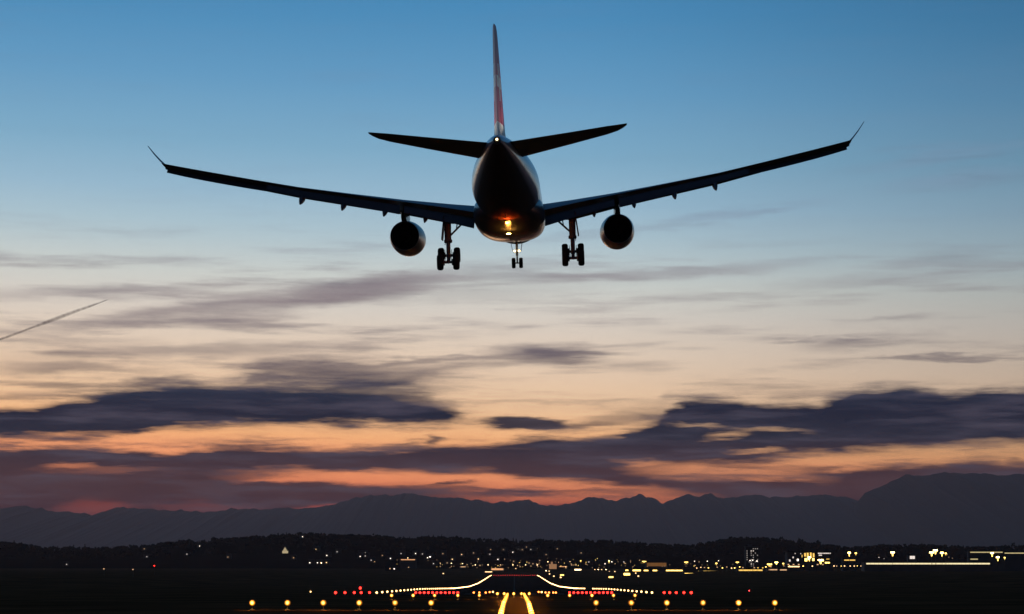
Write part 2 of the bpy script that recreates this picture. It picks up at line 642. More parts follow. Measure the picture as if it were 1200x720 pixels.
t.links.new(sp_.outputs[1], m2.inputs[0])
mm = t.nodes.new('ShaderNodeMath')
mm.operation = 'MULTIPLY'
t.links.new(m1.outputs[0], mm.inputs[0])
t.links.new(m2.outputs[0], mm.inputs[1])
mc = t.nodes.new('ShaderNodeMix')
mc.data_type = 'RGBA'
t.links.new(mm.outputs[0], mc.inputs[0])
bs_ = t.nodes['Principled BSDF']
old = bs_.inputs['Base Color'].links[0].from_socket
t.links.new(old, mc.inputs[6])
mc.inputs[7].default_value = (0.16, 0.085, 0.03, 1)  # orange lamp glow put into the ground colour along the lights
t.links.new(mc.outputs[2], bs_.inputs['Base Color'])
for m_ in (grass_m, hill_m, tree_m, asph_m, paint_m):
    m_.node_tree.nodes['Principled BSDF'].inputs['Specular IOR Level'].default_value = 0.0
rock_m = mat("mountain_rock", (0.022, 0.023, 0.028), 1.0, var=(0.0006, 0.75, 1.25))

drows = [-400, -200, -100, -40, 0, 30, 60, 90, 120] + [150 + 25 * i for i in range(20)] + [650 + 60 * i for i in range(62)] + [4400, 5000, 6500, 9000, 14000, 22000, 34000, 60000]
tcols = [math.copysign(abs(t) ** 1.6, t) for t in [-1 + 2 * i / 140 for i in range(141)]]
g = MB()
vs, fs = [], []
for d in drows:
    for t in tcols:
        x = axis_x(d) + t * 0.75 * (max(d, 0) + 500)
        vs.append((x, d, ground_z(x, d)))
nc = len(tcols)
for i in range(len(drows) - 1):
    for j in range(nc - 1):
        fs.append((i * nc + j, i * nc + j + 1, (i + 1) * nc + j + 1, (i + 1) * nc + j))
g.add(vs, fs)
tag(g.build("ground", grass_m, None, 60), kind='structure')

# runway, 60 m wide, dipping and rising with the land
rr = MB()
rows = sorted([d for d in drows if 500 <= d <= 3130] + [505, 3125])
for a, b in zip(rows, rows[1:]):
    rr.add([(axis_x(a) - 31, a, ground_z(axis_x(a), a) + 0.12), (axis_x(a) + 31, a, ground_z(axis_x(a), a) + 0.12),
            (axis_x(b) + 31, b, ground_z(axis_x(b), b) + 0.12), (axis_x(b) - 31, b, ground_z(axis_x(b), b) + 0.12)], [(0, 1, 2, 3)])
tag(rr.build("runway", asph_m), kind='structure')
mk = MB()


def mark(x0, x1, a, b):
    n = max(1, int((b - a) / 25))
    for i in range(n):
        p, q = a + (b - a) * i / n, a + (b - a) * (i + 1) / n
        zp, zq = ground_z(axis_x(p), p) + 0.15, ground_z(axis_x(q), q) + 0.15
        mk.add([(axis_x(p) + x0, p, zp), (axis_x(p) + x1, p, zp), (axis_x(q) + x1, q, zq), (axis_x(q) + x0, q, zq)], [(0, 1, 2, 3)])


for k in range(8):
    mark(3 + k * 3.3, 4.9 + k * 3.3, 530, 560)
    mark(-4.9 - k * 3.3, -3 - k * 3.3, 530, 560)
for d in range(600, 3090, 50):
    mark(-0.45, 0.45, d, d + 30)
for s in (-1, 1):
    mark(s * 29.2 - 0.45, s * 29.2 + 0.45, 530, 3110)
    mark(s * 11 - 3, s * 11 + 3, 900, 960)
    for k in range(3):
        mark(s * (9 + 3 * k) - 0.9, s * (9 + 3 * k) + 0.9, 700, 722)
tag(mk.build("runway_markings", paint_m), kind='structure')

hm = MB()
hd = [HILL0 + 100 * i for i in range(16)] + [5700, 5900, 6200, 6600, 7200, 7800, 8500]
us = [-700 + 2600 * i / 220 for i in range(221)]
vs, fs = [], []
for d in hd:
    for u in us:
        x = (u - 600) / F * d
        vs.append((x, d, hill_z(x, d) - (1.5 if d in (HILL0, HILL2) else 0)))
for i in range(len(hd) - 1):
    for j in range(len(us) - 1):
        n = len(us)
        fs.append((i * n + j, i * n + j + 1, (i + 1) * n + j + 1, (i + 1) * n + j))
hm.add(vs, fs)
tag(hm.build("hills", hill_m, None, 80), kind='structure')

# the woods on the hills: far off, one dark mass with a ragged top
fm = MB()


def tree(x, y, z, h, w, seed):
    rnd = random.Random(seed)
    n = 7
    if rnd.random() < 0.45:                       # spruce: stacked ragged skirts
        k = 4
        for i in range(k):
            z0 = z + h * (0.08 + 0.24 * i)
            r = w * (1 - 0.23 * i) * rnd.uniform(0.75, 1.1)
            ring = [(x + r * rnd.uniform(0.7, 1.15) * math.cos(6.283 * j / n), y + r * rnd.uniform(0.7, 1.15) * math.sin(6.283 * j / n), z0 + rnd.uniform(-0.05, 0.03) * h) for j in range(n)]
            fm.add(ring + [(x, y, z + h * (0.42 + 0.195 * i))], [(j, (j + 1) % n, n) for j in range(n)])
    else:                                         # broadleaf: several uneven leaf clumps
        for i in range(5):
            cx, cy, cz = x + rnd.uniform(-.6, .6) * w, y + rnd.uniform(-.6, .6) * w, z + h * rnd.uniform(0.4, 0.82)
            r = w * rnd.uniform(0.4, 0.75)
            ring0 = [(cx + r * rnd.uniform(.6, 1.1) * math.cos(6.283 * j / n), cy + r * rnd.uniform(.6, 1.1) * math.sin(6.283 * j / n), cz + rnd.uniform(-.3, .3) * r) for j in range(n)]
            fm.add(ring0 + [(cx + rnd.uniform(-.3, .3) * r, cy, cz + r * rnd.uniform(.7, 1.1)), (cx, cy, cz - r)], [(j, (j + 1) % n, n) for j in range(n)] + [((j + 1) % n, j, n + 1) for j in range(n)])


for i in range(3600):
    u = random.uniform(-250, 1450)
    d = random.choice([random.gauss(HILL1 - 20, 70), random.uniform(4700, HILL1)])
    x = (u - 600) / F * d
    clump = 0.45 + 1.0 * vnoise(u / 45.0, 21)
    tree(x, d, hill_z(x, d) - 1, random.uniform(3.5, 8.5) * clump * (1.7 if random.random() < 0.04 else 1), random.uniform(3, 7), i)
forest = fm.build("forest", tree_m)
tag(forest, kind='stuff')

# two mountain chains
def range_mesh(name, prof, D, amp, seed, u0, u1, n):
    m = MB()
    rws = [(-0.30, 0.0), (-0.2, 0.30), (-0.11, 0.62), (-0.05, 0.84), (0.0, 1.0), (0.07, 0.7), (0.2, 0.0)]
    vs, fs = [], []
    for a, k in rws:
        for i in range(n):
            u = u0 + (u1 - u0) * i / (n - 1)
            d = D * (1 + a)
            uu = u + (fbm(u / 23.0 + a * 30, seed + 5) * 8 if 0 < k < 1 else 0)
            v = interp(uu, prof) - fbm(u / 28.0, seed, 6) * amp - fbm(u / 8.5, seed + 30, 5) * amp * 1.15
            z = CAMZ + (HOR - v) * D / F
            zz = -60 + (z + 60) * k * (1 + (0.1 * fbm(u / 11.0 + a * 80, seed + 7) if 0 < k < 1 else 0))
            vs.append(((u - 600) / F * D, d, zz))
    for i in range(len(rws) - 1):
        for j in range(n - 1):
            fs.append((i * n + j, i * n + j + 1, (i + 1) * n + j + 1, (i + 1) * n + j))
    m.add(vs, fs)
    return tag(m.build(name, rock_m), kind='structure')


range_mesh("mountains", [(-500, 596), (0, 596), (33, 594), (53, 598), (80, 601), (113, 604), (133, 597), (160, 594), (180, 597), (207, 600), (240, 601), (267, 598), (300, 597), (360, 596), (385, 592), (410, 587), (440, 582), (480, 580), (520, 583),
                         (545, 585), (565, 589), (585, 589), (605, 587), (625, 590), (650, 592), (668, 591), (687, 583), (700, 585), (713, 586), (733, 585), (752, 582), (768, 586), (777, 591), (793, 583), (800, 581), (820, 584), (830, 581), (850, 584),
                         (880, 582), (913, 585), (937, 581), (967, 580), (987, 584), (1003, 589), (1040, 590), (1700, 588)], 32000.0, 5.0, 11, -300, 1500, 900)
range_mesh("mountains", [(900, 668), (985, 640), (1003, 596), (1013, 578), (1033, 570), (1060, 558), (1083, 559), (1107, 555), (1130, 556), (1153, 557), (1167, 559), (1200, 556), (1300, 560), (1700, 575)], 29000.0, 4.0, 47, 960, 1560, 420)

# the air between here and the mountains
hz = MB().box((0, 19000, 600), (26000, 38200, 1320))
hz_m = bpy.data.materials.new("haze_air")
hz_m.use_nodes = True
t = hz_m.node_tree
t.nodes.clear()
pv = t.nodes.new('ShaderNodeVolumePrincipled')
pv.inputs['Color'].default_value = (1.0, 0.68, 0.63, 1)
pv.inputs['Density'].default_value = HAZE_D
pv.inputs['Density Attribute'].default_value = ""
pv.inputs['Anisotropy'].default_value = 0.6
mo = t.nodes.new('ShaderNodeOutputMaterial')
t.links.new(pv.outputs[0], mo.inputs['Volume'])
tag(hz.build("haze", hz_m), kind='stuff')


# ------------------------------------------------------------------ the airliner
def paint(name, fn):
    """glossy aircraft paint; fn(tree, object-coordinates) returns a colour socket"""
    m = mat(name, (0.75, 0.75, 0.75), 0.30, 0, 0.35)
    t = m.node_tree
    tcn = t.nodes.new('ShaderNodeTexCoord')
    s = t.nodes.new('ShaderNodeSeparateXYZ')
    t.links.new(tcn.outputs['Object'], s.inputs[0])
    t.links.new(fn(t, s.outputs), t.nodes['Principled BSDF'].inputs['Base Color'])
    return m


def tmath(t, op, a, b=0.0):
    n = t.nodes.new('ShaderNodeMath')
    n.operation = op
    for k, x in ((0, a), (1, b)):
        if isinstance(x, bpy.types.NodeSocket):
            t.links.new(x, n.inputs[k])
        else:
            n.inputs[k].default_value = x
    return n.outputs[0]


def tmix(t, f, a, b):
    n = t.nodes.new('ShaderNodeMix')
    n.data_type = 'RGBA'
    for k, x in ((0, f), (6, a), (7, b)):
        if isinstance(x, bpy.types.NodeSocket):
            t.links.new(x, n.inputs[k])
        else:
            n.inputs[k].default_value = x
    return n.outputs[2]


def between(t, v, lo, hi):
    return tmath(t, 'MULTIPLY', tmath(t, 'GREATER_THAN', v, lo), tmath(t, 'LESS_THAN', v, hi))


def fus_col(t, xyz):
    x, y, z = xyz
    win = tmath(t, 'MULTIPLY', between(t, z, 0.28, 0.68), tmath(t, 'LESS_THAN', tmath(t, 'MODULO', tmath(t, 'ADD', y, 100), 0.533), 0.27))
    win = tmath(t, 'MULTIPLY', win, between(t, y, -19, 27.5))
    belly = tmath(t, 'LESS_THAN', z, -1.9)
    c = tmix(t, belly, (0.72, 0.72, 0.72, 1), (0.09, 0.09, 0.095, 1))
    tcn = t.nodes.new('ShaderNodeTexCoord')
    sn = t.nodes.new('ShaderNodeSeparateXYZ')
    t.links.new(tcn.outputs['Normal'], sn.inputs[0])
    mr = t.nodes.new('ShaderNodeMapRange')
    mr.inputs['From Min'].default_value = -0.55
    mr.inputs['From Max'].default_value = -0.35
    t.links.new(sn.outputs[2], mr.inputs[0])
    c = tmix(t, mr.outputs[0], (0.10, 0.10, 0.105, 1), c)  # downward-facing skin darkened: underside shade put into the colour
    return tmix(t, win, c, (0.02, 0.02, 0.025, 1))


def fin_col(t, xyz):
    x, y, z = xyz
    red = tmath(t, 'GREATER_THAN', z, 3.35)
    c = tmix(t, red, (0.74, 0.74, 0.74, 1), (0.50, 0.012, 0.03, 1))
    yc = tmath(t, 'ADD', y, 24.4)                  # centre of the cross on the fin
    yc = tmath(t, 'ADD', yc, tmath(t, 'MULTIPLY', tmath(t, 'SUBTRACT', z, 6.4), 0.45))
    zc = tmath(t, 'SUBTRACT', z, 6.4)
    v = tmath(t, 'MULTIPLY', between(t, yc, -0.42, 0.42), between(t, zc, -1.35, 1.35))
    h = tmath(t, 'MULTIPLY', between(t, yc, -1.35, 1.35), between(t, zc, -0.42, 0.42))
    return tmix(t, tmath(t, 'MAXIMUM', v, h), c, (0.78, 0.78, 0.78, 1))


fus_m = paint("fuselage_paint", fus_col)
# the underside is set rougher and less shiny, the flanks stay glossy
t = fus_m.node_tree
tcn = t.nodes.new('ShaderNodeTexCoord')
s3 = t.nodes.new('ShaderNodeSeparateXYZ')
t.links.new(tcn.outputs['Normal'], s3.inputs[0])
for sock, lo, hi in (('Roughness', 0.75, 0.28), ('Coat Weight', 0.0, 0.4), ('Specular IOR Level', 0.15, 0.5)):
    mr = t.nodes.new('ShaderNodeMapRange')
    mr.inputs['From Min'].default_value = -0.62
    mr.inputs['From Max'].default_value = -0.15
    mr.inputs['To Min'].default_value = lo
    mr.inputs['To Max'].default_value = hi
    t.links.new(s3.outputs[2], mr.inputs[0])
    t.links.new(mr.outputs[0], t.nodes['Principled BSDF'].inputs[sock])
fin_m = paint("fin_paint", fin_col)
fin_m.node_tree.nodes['Principled BSDF'].inputs['Coat Weight'].default_value = 0.1
fin_m.node_tree.nodes['Principled BSDF'].inputs['Roughness'].default_value = 0.45
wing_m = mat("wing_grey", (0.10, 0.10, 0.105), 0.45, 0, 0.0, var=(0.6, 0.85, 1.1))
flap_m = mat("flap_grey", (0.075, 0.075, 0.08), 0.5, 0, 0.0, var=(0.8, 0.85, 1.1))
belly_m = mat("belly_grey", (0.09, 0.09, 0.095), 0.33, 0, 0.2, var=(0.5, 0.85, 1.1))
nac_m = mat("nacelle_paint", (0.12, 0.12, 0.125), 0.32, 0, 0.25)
metal_m = mat("bare_metal", (0.45, 0.44, 0.42), 0.28, 1.0)
dark_m = mat("dark_metal", (0.03, 0.028, 0.026), 0.5, 0.6)
strut_m = mat("gear_paint", (0.30, 0.30, 0.30), 0.4)
white_m = mat("gear_white", (0.72, 0.72, 0.70), 0.35)
tyre_m = mat("tyre_rubber", (0.018, 0.018, 0.018), 0.85)
hub_m = mat("wheel_hub", (0.32, 0.32, 0.31), 0.4, 0.5)
tail_l = glow("tail_lamp_glow", (1.0, 0.74, 0.40), 6)
taxi_l = glow("taxi_lamp_glow", (1.0, 0.78, 0.42), 6)
beac_l = glow("beacon_glow", (1.0, 0.07, 0.006), 260)
belly_fill_l = glow("belly_fill_glow", (1.0, 0.42, 0.06), 150)  # for the added glow under the belly

YAW, PIT, ROL = R(1.4665), R(4.4027), R(-1.70)
ORG = Vector((-0.344, 200.688, 32.106 + CAMZ))
Rz = Matrix.Rotation(-YAW, 3, 'Z')
Rx = Matrix.Rotation(PIT, 3, 'X')
Ry = Matrix.Rotation(ROL, 3, 'Y')
plane = empty("airliner")
plane.matrix_world = Matrix.Translation(ORG) @ (Rz @ Rx @ Ry).to_4x4()
tag(plane, "large twin-engine airliner with landing gear down, seen from behind above the runway lights", "airliner")


def L3(x, s, z):
    return (x, 35.0 - s, z)


def ellipse(s, cz, rx, rz, n=56, p=2.0):
    out = []
    for k in range(n):
        a = 2 * math.pi * k / n
        c, q = math.cos(a), math.sin(a)
        out.append(L3(rx * math.copysign(abs(c) ** (2 / p), c), s, cz + rz * math.copysign(abs(q) ** (2 / p), q)))
    return out


FUS = [(0.05, -0.92, 0.06), (0.3, -0.88, 0.52), (0.8, -0.76, 0.98), (1.6, -0.58, 1.48), (2.8, -0.36, 1.98), (4.2, -0.18, 2.38), (6, -0.05, 2.68), (8.5, 0, 2.82), (15, 0, 2.82), (25, 0, 2.82), (36, 0, 2.82), (41.5, 0.0, 2.82),
       (43.5, 0.035, 2.785), (46, 0.15, 2.66), (48.5, 0.33, 2.46), (51, 0.55, 2.20), (53.5, 0.79, 1.90), (56, 1.03, 1.56), (58.5, 1.26, 1.18), (60.5, 1.42, 0.86), (62, 1.52, 0.60), (62.9, 1.56, 0.42), (63.3, 1.57, 0.30)]
fb = MB()
fb.loft([ellipse(s, c, r, r) for s, c, r in FUS])
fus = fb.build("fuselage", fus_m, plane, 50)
# wing-to-body fairing
fb = MB()
FAIR = [(18.0, -1.7, 2.0, 1.0), (19.5, -1.75, 2.55, 1.4), (22, -1.8, 2.95, 1.7), (26, -1.8, 3.08, 1.85), (31, -1.8, 3.10, 1.9), (35, -1.8, 3.06, 1.85), (37, -1.75, 2.9, 1.65), (38.6, -1.7, 2.6, 1.3), (40.2, -1.6, 2.1, 1.15), (41.6, -1.5, 1.5, 1.1)]
fb.loft([ellipse(s, c, rx, rz, 48, 2.6) for s, c, rx, rz in FAIR])
fairing = fb.build("belly_fairing", belly_m, plane, 50)
# exhaust of the auxiliary engine
fb = MB().lathe(L3(0, 63.2, 1.57), (0, -1, 0), [(0, 0.26), (0.45, 0.24), (0.45, 0.18), (0.2, 0.17)], 18)
fb.build("exhaust_pipe", dark_m, plane, 40)


def airfoil(n=15):
    """closed outline, chord 0..1: upper surface from tail to nose, then the lower one"""
    up, lo = [], []
    for i in range(n + 1):
        x = 0.5 * (1 - math.cos(math.pi * i / n))
        t = 5 * (0.2969 * math.sqrt(x) - 0.126 * x - 0.3516 * x * x + 0.2843 * x ** 3 - 0.1036 * x ** 4)
        cam_ = 0.25 * (x - x * x) * 0.25
        up.append((x, t, cam_))
        lo.append((x, -t, cam_))
    return list(reversed(up)) + lo[1:-1]


AF = airfoil()


def wing_ring(sx, x, sle, ch, z, tc, inc=0.0, x0=0.0, x1=1.0, droop=0.0):
    """one section. z is the height at the quarter chord, inc>0 nose up"""
    ci, si = math.cos(R(inc)), math.sin(R(inc))
    out = []
    for a, t, cam_ in AF:
        a = x0 + (x1 - x0) * a
        dx_, dz_ = (a - 0.25) * ch, (t * tc + cam_ * tc) * ch
        if a < 0.16 and droop:
            dz_ -= (0.16 - a) ** 1.3 * ch * droop
        out.append(L3(sx * x, sle + 0.25 * ch + dx_ * ci + dz_ * si, z - dx_ * si + dz_ * ci))
    return out


#      x     LE s   chord   z      t/c   incidence
WING = [(1.6, 19.4, 12.2, -1.38, 0.15, 2.5), (2.9, 20.6, 11.0, -1.05, 0.145, 2.3), (5.5, 22.2, 9.4, -0.68, 0.13, 1.6), (9.4, 24.5, 7.3, -0.14, 0.115, 0.6), (14, 27.4, 5.95, 0.45, 0.108, -0.4), (18.3, 30.15, 4.85, 1.01, 0.105, -1.4),
        (22, 32.5, 3.95, 1.65, 0.10, -2.2), (26, 35.0, 3.05, 2.38, 0.10, -3.0), (28.6, 36.65, 2.45, 2.89, 0.10, -3.4), (29.25, 37.15, 2.1, 3.05, 0.09, -3.4)]


def wing_at(x):
    cols = []
    for k in range(1, 6):
        cols.append(interp(x, [(w[0], w[k]) for w in WING]))
    return cols


def slab(m, sx, rows):
    m.loft(rows)


for sx in (-1, 1):
    wb = MB()
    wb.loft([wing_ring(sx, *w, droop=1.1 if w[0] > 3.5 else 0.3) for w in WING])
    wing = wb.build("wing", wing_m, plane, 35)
    # winglet, swept back and canted out
    wl = MB()
    wl.loft([wing_ring(sx, 29.15, 37.1, 2.1, 3.08, 0.09), wing_ring(sx, 29.45, 37.75, 1.5, 3.40, 0.12), wing_ring(sx, 29.82, 38.7, 1.1, 3.90, 0.13), wing_ring(sx, 30.2, 39.75, 0.6, 4.52, 0.14)])
    wl.build("winglet", wing_m, wing, 35)
    # slats run out along the leading edge
    for xa, xb in ((4.2, 8.6), (10.2, 19.4), (19.5, 28.4)):
        sb_ = MB()
        rings = []
        for i in range(7):
            x = xa + (xb - xa) * i / 6
            sle, ch, z, tc, inc = wing_at(x)
            c = 0.30 + 0.105 * ch
            zl = z + 0.25 * ch * math.sin(R(inc))
            a = R(24)
            out = []
            for q, t, cam_ in AF:
                u_, w_ = (q - 0.85) * c, (t * 0.16 + cam_ * 0.5) * c
                out.append(L3(sx * x, sle + 0.02 + u_ * math.cos(a) + w_ * math.sin(a), zl - 0.05 + u_ * math.sin(a) + w_ * math.cos(a)))
            rings.append(out)
        sb_.loft(rings)
        sb_.build("slat", wing_m, wing, 35)
    # flaps run out to landing position
    for nm, xa, xb, ddeg, fc in (("flap", 3.1, 9.2, 26, 0.205), ("flap", 9.6, 20.7, 31, 0.235), ("aileron", 20.75, 28.8, 30, 0.29)):
        fb = MB()
        rings = []
        for i in range(7):
            x = xa + (xb - xa) * i / 6
            sle, ch, z, tc, inc = wing_at(x)
            c = fc * ch
            s_h = sle + ch * (0.985 if nm == "flap" else 0.82)
            z_h = z - 0.74 * ch * math.sin(R(inc)) - (0.055 if nm == "flap" else 0.055 + 0.115 * i / 6) * ch
            a = -R(ddeg)
            out = []
            for q, t, cam_ in AF:
                u_, w_ = q * c, (t * 0.17 + cam_ * 0.1) * c
                out.append(L3(sx * x, s_h + u_ * math.cos(a) + w_ * math.sin(a) * -1, z_h + u_ * math.sin(a) + w_ * math.cos(a)))
            rings.append(out)
        fb.loft(rings)
        fb.build(nm, flap_m, wing, 35)
    # flap track fairings
    for x in (7.4, 10.9, 14.4, 17.85):
        sle, ch, z, tc, inc = wing_at(x)
        s0 = sle + ch * 0.62
        ln = 2.2 + ch * 0.32
        fb = MB()
        rings = []
        for k in range(9):
            q = k / 8
            r = 0.34 * math.sin(math.pi * (0.06 + 0.90 * q ** 0.8)) ** 0.7
            sag = -0.28 - 0.68 * q ** 1.6 - 0.06 * ch * q
            rings.append([L3(sx * x + r * 0.72 * math.cos(6.2832 * j / 14), s0 + ln * q, z - 0.035 * ch + sag + r * 1.35 * math.sin(6.2832 * j / 14)) for j in range(14)])
        fb.loft(rings)
        fb.build("flap_track_fairing", wing_m, wing, 50)
    # engine
    ex, ez = sx * 9.55, -2.96
    nb = MB()
    nb.lathe(L3(ex, 21.0, ez), (0, -1, 0), [(0.25, 1.18), (0.05, 1.26), (0.0, 1.34), (0.12, 1.44), (0.6, 1.53), (1.6, 1.57), (3.0, 1.555), (4.4, 1.50), (5.6, 1.41), (6.6, 1.31), (6.58, 1.25), (5.4, 1.25), (3.6, 1.2)], 56, False, False)
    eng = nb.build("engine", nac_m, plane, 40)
    MB().lathe(L3(ex, 24.6, ez), (0, -1, 0), [(0, 1.19), (0.05, 1.19), (0.06, 0.3), (1.2, 0.42), (2.4, 0.34), (3.1, 0.06)], 36).build("exhaust_cone", dark_m, eng, 40)
    MB().lathe(L3(ex, 21.9, ez), (0, 1, 0), [(0, 1.16), (0.05, 1.16), (0.06, 0.42), (0.35, 0.3), (0.62, 0.04)], 36).build("fan", dark_m, eng, 40)
    MB().lathe(L3(ex, 27.48, ez), (0, -1, 0), [(0, 1.325), (0.22, 1.30), (0.22, 1.25), (0, 1.25)], 56, False, False).build("nozzle_ring", metal_m, eng, 40)
    pb = MB()
    pr_ = []
    for s, zb, zt, w in ((22.6, -1.55, -1.42, 0.10), (23.6, -1.75, -1.0, 0.26), (25.2, -1.9, -0.75, 0.30), (27.0, -1.8, -0.85, 0.27), (29.0, -1.35, -0.95, 0.2), (30.6, -1.1, -1.0, 0.05)):
        pr_.append([L3(ex - w, s, zb), L3(ex + w, s, zb), L3(ex + w, s, zt), L3(ex - w, s, zt)])
    pb.loft(pr_)
    pb.build("pylon", nac_m, eng, 30)
    # tailplane, trimmed nose down
    tb = MB()
    tb.loft([wing_ring(sx, 0.5, 53.4, 6.3, 1.25, 0.11, -6.5), wing_ring(sx, 1.6, 54.1, 5.7, 1.42, 0.105, -6.5), wing_ring(sx, 5.5, 56.6, 4.0, 1.96, 0.10, -6.5), wing_ring(sx, 8.3, 58.40, 2.75, 2.37, 0.09, -6.5), wing_ring(sx, 9.1, 59.2, 2.05, 2.50, 0.08, -6.5), wing_ring(sx, 9.5, 59.95, 1.35, 2.60, 0.06, -6.5),
             wing_ring(sx, 9.74, 60.75, 0.6, 2.68, 0.05, -6.5)])
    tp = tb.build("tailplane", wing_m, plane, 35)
    # main landing gear
    gx = 5.45
    gb = MB()
    gb.tube(L3(sx * gx, 32.0, -1.5), L3(sx * gx, 32.05, -3.9), 0.31, 0.28, 16)
    gb.tube(L3(sx * gx, 32.05, -3.75), L3(sx * gx, 32.1, -3.95), 0.36, 0.36, 16)
    gb.tube(L3(sx * gx, 32.05, -3.9), L3(sx * gx, 32.1, -5.35), 0.19, 0.19, 14)
    tilt = R(20)
    cz = -5.40
    fwd = (32.1 - 0.99 * math.cos(tilt), cz + 0.99 * math.sin(tilt))
    aft = (32.1 + 0.99 * math.cos(tilt), cz - 0.99 * math.sin(tilt))
    gb.tube(L3(sx * gx, fwd[0] - 0.12, fwd[1]), L3(sx * gx, aft[0] + 0.12, aft[1]), 0.16, 0.16, 12)
    for s_, z_ in (fwd, aft):
        gb.tube(L3(sx * gx - 0.75, s_, z_), L3(sx * gx + 0.75, s_, z_), 0.13, 0.13, 10)
        for ox in (-0.42, 0.42):
            gb.tube(L3(sx * gx + ox - 0.11, s_, z_), L3(sx * gx + ox + 0.11, s_, z_), 0.29, 0.29, 16)
    gear = gb.build("main_landing_gear", strut_m, plane, 40)
    b2 = MB().tube(L3(sx * gx, 32.0, -3.55), L3(sx * (gx - 1.5), 32.2, -2.15), 0.085, 0.085, 10)
    b2.tube(L3(sx * (gx - 0.75), 32.1, -2.85), L3(sx * (gx - 0.9), 31.9, -1.9), 0.05, 0.05, 8)
    b2.build("side_brace", strut_m, gear, 40)
    b2 = MB().tube(L3(sx * gx, 32.3, -3.9), L3(sx * gx, 32.72, -4.55), 0.07, 0.06, 8)
    b2.tube(L3(sx * gx, 32.72, -4.55), L3(sx * gx, 32.3, -5.2), 0.06, 0.07, 8)
    b2.build("torque_link", strut_m, gear, 40)
    b2 = MB().box(L3(sx * (gx + 0.40), 32.0, -2.7), (0.10, 1.9, 2.1), Matrix.Rotation(sx * R(-7), 3, 'Y'))
    b2.build("gear_door", wing_m, gear)
    b2 = MB().tube(L3(sx * gx + sx * 0.28, 32.3, -2.2), L3(sx * gx + sx * 0.26, 32.3, -4.2), 0.03, 0.03, 6)
    b2.tube(L3(sx * gx - 0.3, 32.3, -4.6), L3(sx * gx - 0.25, aft[0], aft[1] + .1), 0.025, 0.025, 6)
    b2.tube(L3(sx * gx + 0.3, 32.3, -4.6), L3(sx * gx + 0.25, aft[0], aft[1] + .1), 0.025, 0.025, 6)
    b2.build("brake_hose", dark_m, gear, 40)
    for s_, z_ in (fwd, aft):
        for ox in (-0.70, 0.70):
            w_ = MB()
            w_.lathe(L3(sx * gx + ox, s_, z_), (1, 0, 0), [(-0.27, 0.36), (-0.275, 0.56), (-0.235, 0.63), (-0.17, 0.685), (0, 0.71), (0.17, 0.695), (0.235, 0.63), (0.275, 0.56), (0.27, 0.36)], 32)
            w_.cur = 1
            w_.lathe(L3(sx * gx + ox, s_, z_), (1, 0, 0), [(-0.20, 0.08), (-0.265, 0.16), (-0.262, 0.34), (0.262, 0.34), (0.265, 0.16), (0.20, 0.08)], 20)
            w_.build("wheel", [tyre_m, hub_m], gear, 40)

# fin and rudder
FINS = [(2.0, 50.6, 9.7), (2.6, 51.9, 8.5), (3.6, 53.3, 7.35), (6.0, 55.3, 5.85), (8.0, 57.0, 4.6), (9.6, 58.4, 3.6), (10.2, 59.05, 3.1), (10.5, 59.9, 2.25)]


def fin_rings(x0, x1, grow=1.0):
    rings = []
    for z, sle, ch in FINS:
        out = []
        for a, t, cam_ in AF:
            aa = x0 + (x1 - x0) * a
            # thickness of the whole section at this chord station
            tt = 5 * (0.2969 * math.sqrt(max(aa, 0)) - 0.126 * aa - 0.3516 * aa * aa + 0.2843 * aa ** 3 - 0.1036 * aa ** 4)
            edge = 1.0 if (0.02 < a < 0.98) else (0.6 if x0 > 0 else 1.0)
            out.append(L3(math.copysign(tt, t) * 0.105 * ch * grow * edge, sle + aa * ch, z))
        rings.append(out)
    return rings


fb = MB()
fb.loft(fin_rings(0.0, 0.70))
fin = fb.build("fin", fin_m, plane, 35)
fb = MB()
fb.loft(fin_rings(0.705, 1.0))
fb.build("rudder", fin_m, fin, 35)

# nose gear
gb = MB()
gb.tube(L3(0, 6.9, -2.3), L3(0, 6.75, -3.9), 0.13, 0.13, 14)
gb.tube(L3(0, 6.75, -3.8), L3(0, 6.7, -4.65), 0.085, 0.085, 12)
gb.tube(L3(-0.42, 6.7, -4.63), L3(0.42, 6.7, -4.63), 0.07, 0.07, 10)
gb.tube(L3(-0.3, 6.75, -3.45), L3(0.3, 6.75, -3.45), 0.05, 0.05, 8)
gb.tube(L3(0, 7.0, -3.9), L3(0, 7.2, -4.25), 0.04, 0.04, 8)
gb.tube(L3(0, 7.2, -4.25), L3(0, 6.9, -4.6), 0.04, 0.04, 8)
ngear = gb.build("nose_landing_gear", white_m, plane, 40)
for ox in (-0.36, 0.36):
    w_ = MB()
    w_.lathe(L3(ox, 6.7, -4.63), (1, 0, 0), [(-0.18, 0.26), (-0.185, 0.42), (-0.15, 0.49), (-0.08, 0.52), (0.08, 0.52), (0.15, 0.49), (0.185, 0.42), (0.18, 0.26)], 28)
    w_.cur = 1
    w_.lathe(L3(ox, 6.7, -4.63), (1, 0, 0), [(-0.12, 0.05), (-0.19, 0.1), (-0.19, 0.24), (0.19, 0.24), (0.19, 0.1), (0.12, 0.05)], 18)
    w_.build("wheel", [tyre_m, hub_m], ngear, 40)
    b2 = MB().box(L3(ox * 1.35, 7.3, -3.02), (0.04, 1.3, 0.95), Matrix.Rotation(R(10) * math.copysign(1, ox), 3, 'Y'))
    b2.build("gear_door", white_m, ngear)
    b2 = MB().lathe(L3(ox * 0.62, 6.62, -3.45), (0, 1, 0), [(-0.16, 0.05), (-0.12, 0.12), (0.08, 0.15)], 14)
    tl = b2.build("taxi_light", white_m, ngear, 40)
    MB().ball(L3(ox * 0.62, 6.80, -3.45), 0.10, 10, 6).build("lens", taxi_l, tl, 60)

